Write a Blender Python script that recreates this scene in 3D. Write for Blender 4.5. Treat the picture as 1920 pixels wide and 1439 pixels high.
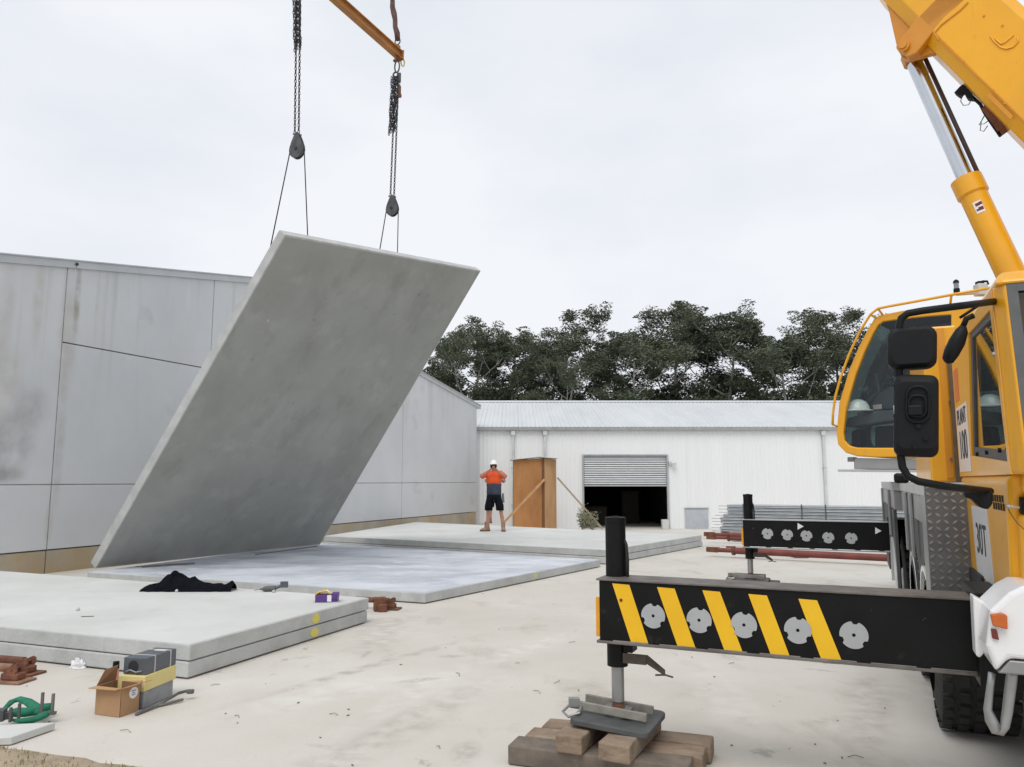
import bpy, bmesh, math, random
from mathutils import Vector, Matrix, noise
R = math.radians
random.seed(7)
scene = bpy.context.scene
for o in list(bpy.data.objects): bpy.data.objects.remove(o)
col = scene.collection

# ------------------------------------------------------------------ camera
FPX, HZ, CAMH = 1442.0, 902.0, 1.74
PITCH = math.atan((HZ - 719.5) / FPX)
cd = bpy.data.cameras.new('camera'); cam = bpy.data.objects.new('camera', cd); col.objects.link(cam)
cam.location = (0, 0, CAMH); cam.rotation_euler = (R(90) + PITCH, 0, 0)
cd.sensor_fit = 'HORIZONTAL'; cd.sensor_width = 36.0; cd.lens = FPX / 1920 * 36.0
cd.clip_start = 0.05; cd.clip_end = 2000
scene.camera = cam
scene.render.resolution_x = 1024; scene.render.resolution_y = 767

# ------------------------------------------------------------------ sky, sun, exposure
SUN_EL, SUN_AZ = R(58), R(200)          # azimuth measured clockwise from +Y; behind the camera, a little to the left
w = bpy.data.worlds.new('World'); scene.world = w; w.use_nodes = True
nt = w.node_tree; nt.nodes.clear()
def N(t, kind, **kw):
    n = t.nodes.new(kind)
    for k, v in kw.items(): setattr(n, k, v)
    return n
sky = N(nt, 'ShaderNodeTexSky', sky_type='NISHITA'); sky.sun_disc = False
sky.sun_elevation = SUN_EL; sky.sun_rotation = SUN_AZ; sky.air_density = 1; sky.dust_density = 4
bg1 = N(nt, 'ShaderNodeBackground'); bg1.inputs['Strength'].default_value = 0.06
nt.links.new(sky.outputs[0], bg1.inputs[0])
tc = N(nt, 'ShaderNodeTexCoord')                      # cloud deck: an even overcast with faint soft billows
mp = N(nt, 'ShaderNodeMapping'); mp.inputs['Scale'].default_value = (1, 1, 2.2)
nt.links.new(tc.outputs['Generated'], mp.inputs[0])
nz = N(nt, 'ShaderNodeTexNoise'); nz.inputs['Scale'].default_value = 1.7; nz.inputs['Detail'].default_value = 5; nz.inputs['Roughness'].default_value = .52
nt.links.new(mp.outputs[0], nz.inputs[0])
cr = N(nt, 'ShaderNodeValToRGB')
cr.color_ramp.elements[0].position = .36; cr.color_ramp.elements[0].color = (.735, .775, .845, 1)
cr.color_ramp.elements[1].position = .64; cr.color_ramp.elements[1].color = (.895, .915, .955, 1)
nt.links.new(nz.outputs[0], cr.inputs[0])
bg2 = N(nt, 'ShaderNodeBackground'); bg2.inputs['Strength'].default_value = 0.97
nt.links.new(cr.outputs[0], bg2.inputs[0])
mx = N(nt, 'ShaderNodeMixShader'); mx.inputs[0].default_value = .93
nt.links.new(bg1.outputs[0], mx.inputs[1]); nt.links.new(bg2.outputs[0], mx.inputs[2])
wo = N(nt, 'ShaderNodeOutputWorld'); nt.links.new(mx.outputs[0], wo.inputs[0])
sd = bpy.data.lights.new('sun', 'SUN'); sd.energy = 1.5; sd.angle = R(35); sd.color = (1, .975, .94)
so = bpy.data.objects.new('sun', sd); col.objects.link(so); so.location = (0, -10, 40)
sdir = Vector((math.sin(SUN_AZ) * math.cos(SUN_EL), math.cos(SUN_AZ) * math.cos(SUN_EL), math.sin(SUN_EL)))
so.rotation_euler = sdir.to_track_quat('Z', 'Y').to_euler()
vs = scene.view_settings; vs.view_transform = 'Standard'; vs.look = 'None'; vs.exposure = 0.14; vs.gamma = 1
vs.use_curve_mapping = False

# ------------------------------------------------------------------ pixel -> place helpers
cp_, sp_ = math.cos(PITCH), math.sin(PITCH)
CAM = Vector((0, 0, CAMH))
def ray(x, y):
    a = (x - 960) / FPX; b = (719.5 - y) / FPX
    return Vector((a, cp_ - b * sp_, sp_ + b * cp_))
def atz(x, y, z=0.0):
    r = ray(x, y); return CAM + r * ((z - CAMH) / r.z)
def aty(x, y, Y):
    r = ray(x, y); return CAM + r * (Y / r.y)
def onplane(x, y, p0, n):
    r = ray(x, y); return CAM + r * ((p0 - CAM).dot(n) / r.dot(n))

# ------------------------------------------------------------------ materials
MATS = {}
def mat(name, c, c2=None, scale=4.0, rough=.6, metal=0.0, bump=0.0, bscale=40.0, detail=6, stretch=(1, 1, 1), spec=.5, lo=.35, hi=.65, coat=0.0):
    if name in MATS: return MATS[name]
    m = bpy.data.materials.new(name); m.use_nodes = True; t = m.node_tree
    b = t.nodes['Principled BSDF']; b.inputs['Roughness'].default_value = rough; b.inputs['Metallic'].default_value = metal
    b.inputs['Specular IOR Level'].default_value = spec; b.inputs['Coat Weight'].default_value = coat; b.inputs['Coat Roughness'].default_value = .08
    g = N(t, 'ShaderNodeNewGeometry'); mpn = N(t, 'ShaderNodeMapping'); mpn.inputs['Scale'].default_value = stretch
    t.links.new(g.outputs['Position'], mpn.inputs[0])
    if c2 is None: c2 = tuple(x * .82 for x in c)
    n1 = N(t, 'ShaderNodeTexNoise'); n1.inputs['Scale'].default_value = scale; n1.inputs['Detail'].default_value = detail; n1.inputs['Roughness'].default_value = .6
    t.links.new(mpn.outputs[0], n1.inputs[0])
    r = N(t, 'ShaderNodeValToRGB'); r.color_ramp.elements[0].position = lo; r.color_ramp.elements[1].position = hi
    r.color_ramp.elements[0].color = (*c2, 1); r.color_ramp.elements[1].color = (*c, 1)
    t.links.new(n1.outputs[0], r.inputs[0]); t.links.new(r.outputs[0], b.inputs['Base Color'])
    if bump:
        n2 = N(t, 'ShaderNodeTexNoise'); n2.inputs['Scale'].default_value = bscale; n2.inputs['Detail'].default_value = 5
        t.links.new(mpn.outputs[0], n2.inputs[0])
        bp = N(t, 'ShaderNodeBump'); bp.inputs['Strength'].default_value = bump; bp.inputs['Distance'].default_value = .01
        t.links.new(n2.outputs[0], bp.inputs['Height']); t.links.new(bp.outputs[0], b.inputs['Normal'])
    MATS[name] = m; return m
def layer(m, c, scale, lo, hi, amount=1.0, stretch=(1, 1, 1), zr=None, off=0.0):
    """mix a further stain colour over a material; zr = (z0, z1) keeps it to a band that fades in from z0 to z1"""
    t = m.node_tree; b = t.nodes['Principled BSDF']; src = b.inputs['Base Color'].links[0].from_socket
    g = N(t, 'ShaderNodeNewGeometry'); mpn = N(t, 'ShaderNodeMapping'); mpn.inputs['Scale'].default_value = stretch; mpn.inputs['Location'].default_value = (off, off * .7, off * .3)
    t.links.new(g.outputs['Position'], mpn.inputs[0])
    n1 = N(t, 'ShaderNodeTexNoise'); n1.inputs['Scale'].default_value = scale; n1.inputs['Detail'].default_value = 7; n1.inputs['Roughness'].default_value = .62
    t.links.new(mpn.outputs[0], n1.inputs[0])
    mr = N(t, 'ShaderNodeMapRange'); mr.inputs['From Min'].default_value = lo; mr.inputs['From Max'].default_value = hi; mr.inputs['To Max'].default_value = amount
    t.links.new(n1.outputs[0], mr.inputs[0]); f = mr.outputs[0]
    if zr:
        sx = N(t, 'ShaderNodeSeparateXYZ'); t.links.new(g.outputs['Position'], sx.inputs[0])
        m2 = N(t, 'ShaderNodeMapRange'); m2.inputs['From Min'].default_value = zr[0]; m2.inputs['From Max'].default_value = zr[1]
        t.links.new(sx.outputs['Z'], m2.inputs[0])
        mm = N(t, 'ShaderNodeMath', operation='MULTIPLY'); t.links.new(f, mm.inputs[0]); t.links.new(m2.outputs[0], mm.inputs[1]); f = mm.outputs[0]
    x = N(t, 'ShaderNodeMix', data_type='RGBA'); t.links.new(f, x.inputs[0]); t.links.new(src, x.inputs[6]); x.inputs[7].default_value = (*c, 1)
    t.links.new(x.outputs[2], b.inputs['Base Color'])
    return m
def blot(m, c, centre, radii, amount, scale=3.0, lo=.35, hi=.65, axis=None):
    """one stain with a place and shape of its own: an oval patch broken up by noise"""
    t = m.node_tree; b = t.nodes['Principled BSDF']; src = b.inputs['Base Color'].links[0].from_socket
    g = N(t, 'ShaderNodeNewGeometry'); mpn = N(t, 'ShaderNodeMapping', vector_type='TEXTURE'); mpn.inputs['Location'].default_value = centre; mpn.inputs['Scale'].default_value = radii
    if axis is not None: mpn.inputs['Rotation'].default_value = (0, 0, axis)
    t.links.new(g.outputs['Position'], mpn.inputs[0])
    ln = N(t, 'ShaderNodeVectorMath', operation='LENGTH'); t.links.new(mpn.outputs[0], ln.inputs[0])
    m1 = N(t, 'ShaderNodeMapRange', interpolation_type='SMOOTHSTEP'); m1.inputs['From Min'].default_value = 1.0; m1.inputs['From Max'].default_value = .25; t.links.new(ln.outputs['Value'], m1.inputs[0])
    n1 = N(t, 'ShaderNodeTexNoise'); n1.inputs['Scale'].default_value = scale; n1.inputs['Detail'].default_value = 6; t.links.new(g.outputs['Position'], n1.inputs[0])
    m2 = N(t, 'ShaderNodeMapRange'); m2.inputs['From Min'].default_value = lo; m2.inputs['From Max'].default_value = hi; m2.inputs['To Max'].default_value = amount; t.links.new(n1.outputs[0], m2.inputs[0])
    mm = N(t, 'ShaderNodeMath', operation='MULTIPLY'); t.links.new(m1.outputs[0], mm.inputs[0]); t.links.new(m2.outputs[0], mm.inputs[1])
    x = N(t, 'ShaderNodeMix', data_type='RGBA'); t.links.new(mm.outputs[0], x.inputs[0]); t.links.new(src, x.inputs[6]); x.inputs[7].default_value = (*c, 1)
    t.links.new(x.outputs[2], b.inputs['Base Color'])
def glass(name, tint, mixf=.5):
    m = bpy.data.materials.new(name); m.use_nodes = True; t = m.node_tree; t.nodes.clear()
    o = N(t, 'ShaderNodeOutputMaterial'); tr = N(t, 'ShaderNodeBsdfTransparent'); tr.inputs[0].default_value = (*tint, 1)
    gl = N(t, 'ShaderNodeBsdfGlossy'); gl.inputs['Roughness'].default_value = .02; gl.inputs[0].default_value = (.9, .95, 1, 1)
    lw = N(t, 'ShaderNodeLayerWeight'); lw.inputs[0].default_value = mixf - 1.0
    fr = N(t, 'ShaderNodeMapRange'); fr.inputs['To Min'].default_value = .03; fr.inputs['To Max'].default_value = .55; t.links.new(lw.outputs['Fresnel'], fr.inputs[0])
    x = N(t, 'ShaderNodeMixShader'); t.links.new(fr.outputs[0], x.inputs[0]); t.links.new(tr.outputs[0], x.inputs[1]); t.links.new(gl.outputs[0], x.inputs[2])
    t.links.new(x.outputs[0], o.inputs[0]); return m

# ------------------------------------------------------------------ mesh builder
class MB:
    def __init__(s): s.v = []; s.f = []
    def add(s, vs, fs):
        k = len(s.v); s.v += [Vector(p) for p in vs]; s.f += [tuple(i + k for i in q) for q in fs]; return s
    def hexa(s, p):                       # p: 4 bottom + 4 top corners, both counter-clockwise from above
        return s.add(p, [(3, 2, 1, 0), (4, 5, 6, 7), (0, 1, 5, 4), (1, 2, 6, 5), (2, 3, 7, 6), (3, 0, 4, 7)])
    def box(s, c, d, rz=0.0, M=None):
        m = M or Matrix.Rotation(rz, 3, 'Z'); c = Vector(c); q = []
        for z in (-1, 1):
            for x, y in ((-1, -1), (1, -1), (1, 1), (-1, 1)):
                q.append(c + m @ Vector((x * d[0] / 2, y * d[1] / 2, z * d[2] / 2)))
        return s.hexa(q)
    def prism(s, poly, vec):              # planar polygon swept by vec
        n = len(poly); vec = Vector(vec); a = [Vector(p) for p in poly]; b = [p + vec for p in a]
        return s.add(a + b, [tuple(range(n))[::-1], tuple(range(n, 2 * n))] + [(i, (i + 1) % n, n + (i + 1) % n, n + i) for i in range(n)])
    def ring(s, outer, inner, vec):       # frame between two loops, swept by vec
        n = len(outer); vec = Vector(vec); o = [Vector(p) for p in outer]; i_ = [Vector(p) for p in inner]
        vs_ = o + i_ + [p + vec for p in o] + [p + vec for p in i_]; fs = []
        for k in range(n):
            j = (k + 1) % n
            fs += [(k, j, n + j, n + k), (2 * n + k, 3 * n + k, 3 * n + j, 2 * n + j), (k, 2 * n + k, 2 * n + j, j), (n + k, n + j, 3 * n + j, 3 * n + k)]
        return s.add(vs_, fs)
    def tube(s, pts, r, n=8, caps=True, sq=1.0):
        pts = [Vector(p) for p in pts]; m = len(pts); rr = r if isinstance(r, (list, tuple)) else [r] * m
        vs_ = []; up = None
        for i in range(m):
            d = (pts[min(i + 1, m - 1)] - pts[max(i - 1, 0)])
            if d.length < 1e-9: d = Vector((0, 0, 1))
            d.normalize()
            if up is None:
                up = Vector((0, 0, 1)) if abs(d.z) < .9 else Vector((1, 0, 0))
            x = up.cross(d)
            if x.length < 1e-6: x = Vector((0, 1, 0)).cross(d)
            x.normalize(); y = d.cross(x); up = y
            for k in range(n):
                a = 2 * math.pi * k / n
                vs_.append(pts[i] + x * (math.cos(a) * rr[i]) + y * (math.sin(a) * rr[i] * sq))
        fs = [(i * n + k, i * n + (k + 1) % n, (i + 1) * n + (k + 1) % n, (i + 1) * n + k) for i in range(m - 1) for k in range(n)]
        if caps: fs += [tuple(range(n))[::-1], tuple(range((m - 1) * n, m * n))]
        return s.add(vs_, fs)
    def loft(s, rings, n=14, caps=True):  # rings: (cx, cy, z, rx, ry)
        vs_ = []
        for (x, y, z, rx, ry) in rings:
            for k in range(n):
                a = 2 * math.pi * k / n; vs_.append((x + rx * math.cos(a), y + ry * math.sin(a), z))
        m = len(rings)
        fs = [(i * n + k, i * n + (k + 1) % n, (i + 1) * n + (k + 1) % n, (i + 1) * n + k) for i in range(m - 1) for k in range(n)]
        if caps: fs += [tuple(range(n))[::-1], tuple(range((m - 1) * n, m * n))]
        return s.add(vs_, fs)
    def torus(s, c, R_, r, ax=(0, 0, 1), n=10, m=5, stretch=None):   # stretch: (direction, factor) makes an oval link
        ax = Vector(ax).normalized(); x = ax.orthogonal().normalized()
        if stretch: x = Vector(stretch[0]).normalized()
        y = ax.cross(x); c = Vector(c); vs_ = []; fx = stretch[1] if stretch else 1
        for i in range(n):
            a = 2 * math.pi * i / n; e = x * (math.cos(a) * fx) + y * math.sin(a); ee = (x * math.cos(a) + y * math.sin(a) * fx).normalized()
            for k in range(m):
                b = 2 * math.pi * k / m; vs_.append(c + e * R_ + ee * (r * math.cos(b)) + ax * (r * math.sin(b)))
        fs = [(i * m + k, ((i + 1) % n) * m + k, ((i + 1) % n) * m + (k + 1) % m, i * m + (k + 1) % m) for i in range(n) for k in range(m)]
        return s.add(vs_, fs)
    def sheet(s, poly): return s.add(poly, [tuple(range(len(poly)))])
    def build(s, name, m, parent=None, bevel=0, smooth=False, seg=2, origin=None):
        org = origin if origin is not None else (ROOT.get(parent.name, Vector()) if parent else None)
        if org is None:
            xs = [p.x for p in s.v]; ys = [p.y for p in s.v]; zs = [p.z for p in s.v]
            org = Vector(((min(xs) + max(xs)) / 2, (min(ys) + max(ys)) / 2, min(zs)))
        org = Vector(org)
        me = bpy.data.meshes.new(name); me.from_pydata([tuple(p - org) for p in s.v], [], s.f); me.validate()
        bm = bmesh.new(); bm.from_mesh(me); bmesh.ops.recalc_face_normals(bm, faces=bm.faces[:]); bm.to_mesh(me); bm.free()
        if smooth:
            for q in me.polygons: q.use_smooth = True
        me.materials.append(m)
        o = bpy.data.objects.new(name, me); col.objects.link(o)
        if parent: o.parent = parent
        else: o.location = org
        ROOT[o.name] = org
        if smooth == 'auto':
            md = o.modifiers.new('edges', 'EDGE_SPLIT'); md.split_angle = R(35)
        if bevel:
            b = o.modifiers.new('bevel', 'BEVEL'); b.width = bevel; b.segments = seg; b.limit_method = 'ANGLE'; b.angle_limit = R(35)
        return o
ROOT = {}
def tag(o, label=None, cat=None, group=None, kind=None):
    if label: o['label'] = label
    if cat: o['category'] = cat
    if group: o['group'] = group
    if kind: o['kind'] = kind
    return o
def thing(name, loc, label, cat, group=None):
    o = bpy.data.objects.new(name, None); col.objects.link(o); o.location = loc; o.empty_display_size = .2; ROOT[o.name] = Vector(loc)
    return tag(o, label, cat, group)
def text(body, name, size, M, m, parent, ext=.001):
    """flat lettering as a mesh; M places the text plane in the world"""
    cu = bpy.data.curves.new(name, 'FONT'); cu.body = body; cu.size = size; cu.align_x = 'CENTER'; cu.align_y = 'CENTER'; cu.extrude = ext
    t = bpy.data.objects.new('tmp', cu); col.objects.link(t)
    dg = bpy.context.evaluated_depsgraph_get(); me = bpy.data.meshes.new_from_object(t.evaluated_get(dg)); bpy.data.objects.remove(t)
    me.transform(Matrix.Translation(-ROOT[parent.name]) @ M); me.materials.clear(); me.materials.append(m)
    o = bpy.data.objects.new(name, me); col.objects.link(o); o.parent = parent; ROOT[o.name] = ROOT[parent.name]; return o
def basis(org, x, y):
    x = Vector(x).normalized(); y = Vector(y); z = x.cross(y).normalized(); y = z.cross(x)
    M = Matrix((x, y, z)).transposed().to_4x4(); M.translation = Vector(org); return M

# ================================================================== MATERIALS USED
M_ground = mat('yard_concrete', (.60, .57, .515), (.51, .48, .425), .55, .88, bump=.25, bscale=26, lo=.3, hi=.7)
layer(M_ground, (.32, .285, .235), 1.5, .56, .76, .60, stretch=(1, .55, 1))
layer(M_ground, (.66, .645, .61), .35, .5, .7, .55, off=9)
layer(M_ground, (.25, .23, .20), 4.5, .66, .73, .55, off=4, stretch=(1, .6, 1))
layer(M_ground, (.42, .38, .32), 38, .60, .75, .45, off=2)
rg = random.Random(21)
for k in range(16):
    yy = rg.uniform(5.2, 13); xx_ = rg.uniform(-.25, .5) * yy
    blot(M_ground, (.30, .275, .235) if k % 3 else (.68, .66, .62), (xx_, yy, 0), (rg.uniform(.10, .45), rg.uniform(.8, 2.6), 1), rg.uniform(.35, .6), 6.0, .38, .66, R(rg.uniform(-60, 10)))
for k in range(10):
    yy = rg.uniform(5.0, 8.5); xx_ = rg.uniform(-.3, .42) * yy
    blot(M_ground, (.33, .30, .26), (xx_, yy, 0), (rg.uniform(.05, .14), rg.uniform(.10, .3), 1), rg.uniform(.4, .65), 14.0, .3, .6, R(rg.uniform(-90, 90)))
M_wall = mat('tilt_up_concrete', (.625, .640, .655), (.56, .577, .595), .45, .85, bump=.12, bscale=14)
layer(M_wall, (.60, .60, .58), .9, .52, .72, .6, off=3)
layer(M_wall, (.30, .30, .285), 1.0, .55, .74, .5, stretch=(2.4, 2.4, .10), zr=(2.6, 5.6), off=5)
layer(M_wall, (.30, .295, .28), .75, .62, .76, .4, off=12)
M_plinth = mat('stained_footing', (.46, .405, .31), (.36, .325, .27), 1.2, .9, bump=.2, stretch=(1, 1, .6))
layer(M_plinth, (.44, .30, .13), .8, .5, .66, .7, off=7)
M_slab = mat('cast_slab_concrete', (.60, .605, .585), (.52, .525, .505), .9, .85, bump=.22, bscale=30)
layer(M_slab, (.42, .42, .40), 2.6, .58, .75, .45, off=2)
layer(M_slab, (.70, .70, .69), .5, .5, .7, .5, off=6)
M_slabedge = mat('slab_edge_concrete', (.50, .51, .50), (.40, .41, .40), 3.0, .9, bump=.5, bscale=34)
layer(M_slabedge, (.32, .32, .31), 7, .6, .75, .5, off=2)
M_bed = mat('casting_bed_surface', (.66, .685, .735), (.55, .575, .63), .8, .6, bump=.08)
layer(M_bed, (.36, .385, .44), .8, .43, .62, .8, stretch=(.75, 1.5, 1), off=4)
layer(M_bed, (.78, .80, .83), 2.2, .55, .72, .6, off=8)
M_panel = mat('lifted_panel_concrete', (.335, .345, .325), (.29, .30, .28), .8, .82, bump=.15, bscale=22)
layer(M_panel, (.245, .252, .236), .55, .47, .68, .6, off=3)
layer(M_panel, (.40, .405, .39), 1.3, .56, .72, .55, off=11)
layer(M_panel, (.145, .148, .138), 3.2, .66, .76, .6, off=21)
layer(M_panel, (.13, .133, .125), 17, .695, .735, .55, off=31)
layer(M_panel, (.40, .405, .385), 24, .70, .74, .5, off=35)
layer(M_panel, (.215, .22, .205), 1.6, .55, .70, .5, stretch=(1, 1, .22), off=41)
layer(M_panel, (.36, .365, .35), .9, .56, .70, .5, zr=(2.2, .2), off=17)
M_flash = mat('zinc_flashing', (.52, .54, .55), (.46, .48, .49), 2, .45, .3)
M_sheet = mat('white_cladding', (.80, .815, .815), (.77, .785, .785), .6, .5, stretch=(3, 3, .12))
layer(M_sheet, (.60, .62, .61), 1.2, .60, .78, .22, stretch=(2.5, 1, .1), off=3)
M_roof = mat('roof_sheeting', (.60, .62, .63), (.54, .56, .575), .7, .45, .1, stretch=(2, .3, 1))
M_gutter = mat('grey_gutter', (.40, .42, .42), None, 3, .5)
M_pipe = mat('downpipe_paint', (.60, .63, .63), None, 3, .5)
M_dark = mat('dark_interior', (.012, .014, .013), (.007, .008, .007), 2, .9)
M_slat = mat('roller_slat', (.60, .615, .63), (.54, .555, .57), 3, .4, .3)
M_greydoor = mat('pale_grey_panel', (.46, .49, .53), None, 2, .6)
M_ply = mat('weathered_plywood', (.46, .215, .075), (.34, .15, .05), 2.2, .75, stretch=(1, 1, .35))
layer(M_ply, (.13, .06, .025), 5, .70, .76, .8, off=3)
M_ply2 = mat('pale_pine', (.47, .275, .13), (.38, .21, .09), 5, .75, stretch=(1, 1, .2))
M_timber = mat('hardwood_block', (.30, .225, .16), (.185, .13, .09), 4, .85, bump=.6, bscale=22, stretch=(1, 1, 2.4))
layer(M_timber, (.12, .085, .06), 6, .55, .7, .7, stretch=(.8, 2.5, 3), off=3)
M_timberg = mat('grey_weathered_timber', (.20, .165, .13), (.11, .09, .075), 5, .9, bump=.6, bscale=22)
layer(M_timber, (.36, .33, .28), 3, .55, .7, .6, off=9)
layer(M_timberg, (.35, .33, .30), 4, .6, .72, .6, off=5)
M_yellow = mat('crane_yellow', (.84, .405, .008), (.76, .35, .006), .9, .34, spec=.45, coat=.25)
layer(M_yellow, (.42, .19, .02), 3.0, .66, .80, .35, off=4)
layer(M_yellow, (.66, .33, .03), 1.1, .48, .70, .5, off=14)
layer(M_yellow, (.20, .10, .03), 14, .68, .76, .45, off=5)
layer(M_yellow, (.30, .17, .05), 2.2, .60, .74, .35, stretch=(2.5, 2.5, .25), off=8)
M_orange = mat('crane_orange_yellow', (.66, .27, .012), (.56, .215, .010), 1.1, .4, coat=.3)
layer(M_orange, (.30, .12, .015), 3.0, .66, .80, .45, off=4)
M_sty = mat('stripe_yellow', (.84, .50, .008), (.78, .44, .006), 3, .5)
layer(M_sty, (.40, .22, .02), 9, .66, .75, .5, off=1)
layer(M_sty, (.05, .04, .02), 34, .70, .73, .8, off=6)
M_black = mat('outrigger_black', (.006, .0065, .007), (.0035, .004, .004), 5, .5, spec=.22)
layer(M_black, (.05, .047, .043), 7, .62, .76, .5, off=1)
layer(M_black, (.16, .145, .13), 26, .70, .76, .5, off=3)
M_worn = mat('worn_steel_edge', (.20, .18, .165), (.11, .10, .09), 6, .6, .3)
M_disc = mat('silver_disc_decal', (.40, .41, .42), (.36, .37, .38), 6, .5)
M_white = mat('white_paint', (.80, .80, .80), (.74, .74, .74), 2, .3, coat=.3)
M_chrome = mat('chrome_rod', (.62, .64, .67), (.55, .57, .60), 2, .16, 1.0)
M_alu = mat('grey_aluminium', (.38, .385, .385), (.30, .305, .30), 3, .42, .7)
M_grey = mat('grey_paint', (.235, .24, .235), (.17, .175, .17), 3, .5)
M_lgrey = mat('light_grey_paint', (.52, .52, .515), (.44, .44, .435), 2.5, .45)
M_dgrey = mat('dark_grey_guard', (.10, .105, .105), (.06, .063, .063), 4, .6)
M_rubber = mat('tyre_rubber', (.022, .022, .021), (.014, .014, .014), 6, .8, bump=.3)
layer(M_rubber, (.10, .09, .075), 5, .58, .75, .6, off=2)
M_plastic = mat('black_plastic', (.0055, .0062, .0075), (.003, .0035, .0045), 8, .55, spec=.25, bump=.1, bscale=120)
M_orl = mat('amber_lens', (.55, .13, .02), (.42, .09, .015), 9, .2)
M_redl = mat('red_lens', (.16, .025, .02), None, 9, .25)
M_rust = mat('rusty_steel', (.21, .085, .045), (.11, .045, .028), 9, .85, bump=.4, bscale=60)
M_red = mat('red_oxide_tube', (.22, .055, .04), (.14, .035, .03), 5, .6)
M_galv = mat('galvanised_steel', (.44, .465, .485), (.34, .365, .385), 3, .4, .5, stretch=(1, 1, 3))
M_chain = mat('chain_steel', (.075, .075, .08), (.03, .03, .035), 30, .5, .8)
M_block = mat('pulley_block_steel', (.105, .108, .112), (.055, .056, .058), 9, .55, .4)
M_rope = mat('wire_rope', (.05, .052, .055), None, 40, .6, .5)
M_sling = mat('brown_webbing', (.15, .085, .075), (.09, .05, .045), 14, .9, bump=.4)
M_beam = mat('spreader_orange', (.45, .20, .055), (.33, .14, .04), 3, .55)
M_card = mat('cardboard', (.42, .255, .135), (.37, .22, .115), 6, .85)
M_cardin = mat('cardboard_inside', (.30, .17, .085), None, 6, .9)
M_ypaper = mat('cream_yellow_box', (.74, .63, .27), (.66, .55, .22), 5, .6)
M_gbox = mat('dark_grey_plastic_box', (.105, .115, .135), (.075, .085, .10), 8, .35)
M_gbox2 = mat('mid_grey_box', (.31, .325, .345), (.23, .245, .265), 12, .5)
M_green = mat('green_sling_fabric', (.012, .20, .11), (.008, .12, .07), 14, .85, bump=.4)
M_cloth = mat('black_jacket_cloth', (.007, .008, .012), (.004, .0045, .007), 8, .95, spec=.1, bump=.5, bscale=30)
M_pink = mat('pink_label', (.80, .28, .30), None, 8, .5)
M_purple = mat('purple_print', (.11, .05, .24), (.07, .03, .16), 9, .5)
M_dirt = mat('bare_dirt', (.40, .325, .235), (.27, .215, .15), 5, .95, bump=.8, bscale=22)
layer(M_dirt, (.20, .17, .10), 3, .52, .68, .7, off=3)
M_grass = mat('dry_grass', (.33, .275, .14), (.17, .16, .065), 5, .9)
M_paint = mat('yellow_spray_mark', (.72, .62, .06), (.60, .56, .22), 18, .8)
M_skin = mat('skin', (.44, .24, .165), (.38, .20, .14), 8, .55)
M_hivis = mat('orange_hi_vis', (.86, .115, .022), (.70, .085, .018), 7, .8)
M_navy = mat('navy_cloth', (.045, .055, .085), (.03, .037, .06), 7, .9)
M_shorts = mat('dark_shorts', (.006, .008, .013), None, 7, .95, spec=.15)
M_boot = mat('tan_boot', (.33, .20, .125), (.25, .15, .09), 9, .8)
M_sole = mat('boot_sole', (.04, .03, .025), None, 9, .9)
M_bark = mat('gum_bark', (.42, .40, .36), (.20, .185, .16), 2, .9, stretch=(1, 1, .3))
M_leaf = mat('gum_leaf', (.098, .118, .066), (.045, .060, .034), .35, .6, lo=.3, hi=.7)
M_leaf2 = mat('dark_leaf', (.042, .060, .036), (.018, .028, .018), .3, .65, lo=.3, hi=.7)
M_glass = glass('tinted_cab_glass', (.74, .82, .80), 1.22)
M_dglass = glass('dark_windscreen_glass', (.25, .29, .32), 1.35)
M_fglass = glass('shaded_far_glass', (.07, .10, .095), 1.08)
M_txt = mat('black_print', (.02, .02, .025), None, 9, .6)
M_steel = mat('bare_steel', (.22, .215, .205), (.14, .135, .13), 7, .5, .5)

# ================================================================== THE SETTING
GS = -.30                                            # the yard falls 0.3 m towards the shed
def gz(y): return GS * min(1, max(0, (y - 21.6) / 10.0))
xs = [-400, -60, -20, 0, 20, 60, 400]; ys = [-60, 0, 10, 21.6, 31.6, 60, 200, 900]
g = MB(); g.add([(x, y, gz(y)) for y in ys for x in xs], [(j * 7 + i, j * 7 + i + 1, (j + 1) * 7 + i + 1, (j + 1) * 7 + i) for j in range(7) for i in range(6)])
tag(g.build('ground', M_ground, origin=(0, 0, 0)), kind='structure')
# bare dirt verge in the near left corner, an irregular sheet on the slab
edge = []
p0, p1 = Vector((-7.5, 6.75, 0)), Vector((1.5, 3.65, 0))
for i in range(61):
    t = i / 60; q = p0.lerp(p1, t); k = noise.noise(Vector((t * 14, 3, 0))) * .10 + noise.noise(Vector((t * 50, 7, 0))) * .04
    edge.append(q + Vector((.32, .95, 0)) * k + Vector((0, 0, .004)))
low = [Vector((-9, 3, .004)), Vector((1.5, 1.2, .004))]
dm = MB(); n = len(edge); dm.v = [*edge]; 
rows = 5
for r_ in range(1, rows + 1):
    for i in range(n):
        q = edge[i]; dm.v.append(Vector((q.x - .35 * r_ * .55, q.y - .55 * r_, .004 + .018 * min(r_, 2) * (.7 + .6 * noise.noise(Vector((q.x * 4, q.y * 4 - r_, 0)))))))
dm.f = [(r_ * n + i, (r_ + 1) * n + i, (r_ + 1) * n + i + 1, r_ * n + i + 1) for r_ in range(rows) for i in range(n - 1)]
tag(dm.build('dirt_verge', M_dirt, smooth=True), kind='structure')
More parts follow.
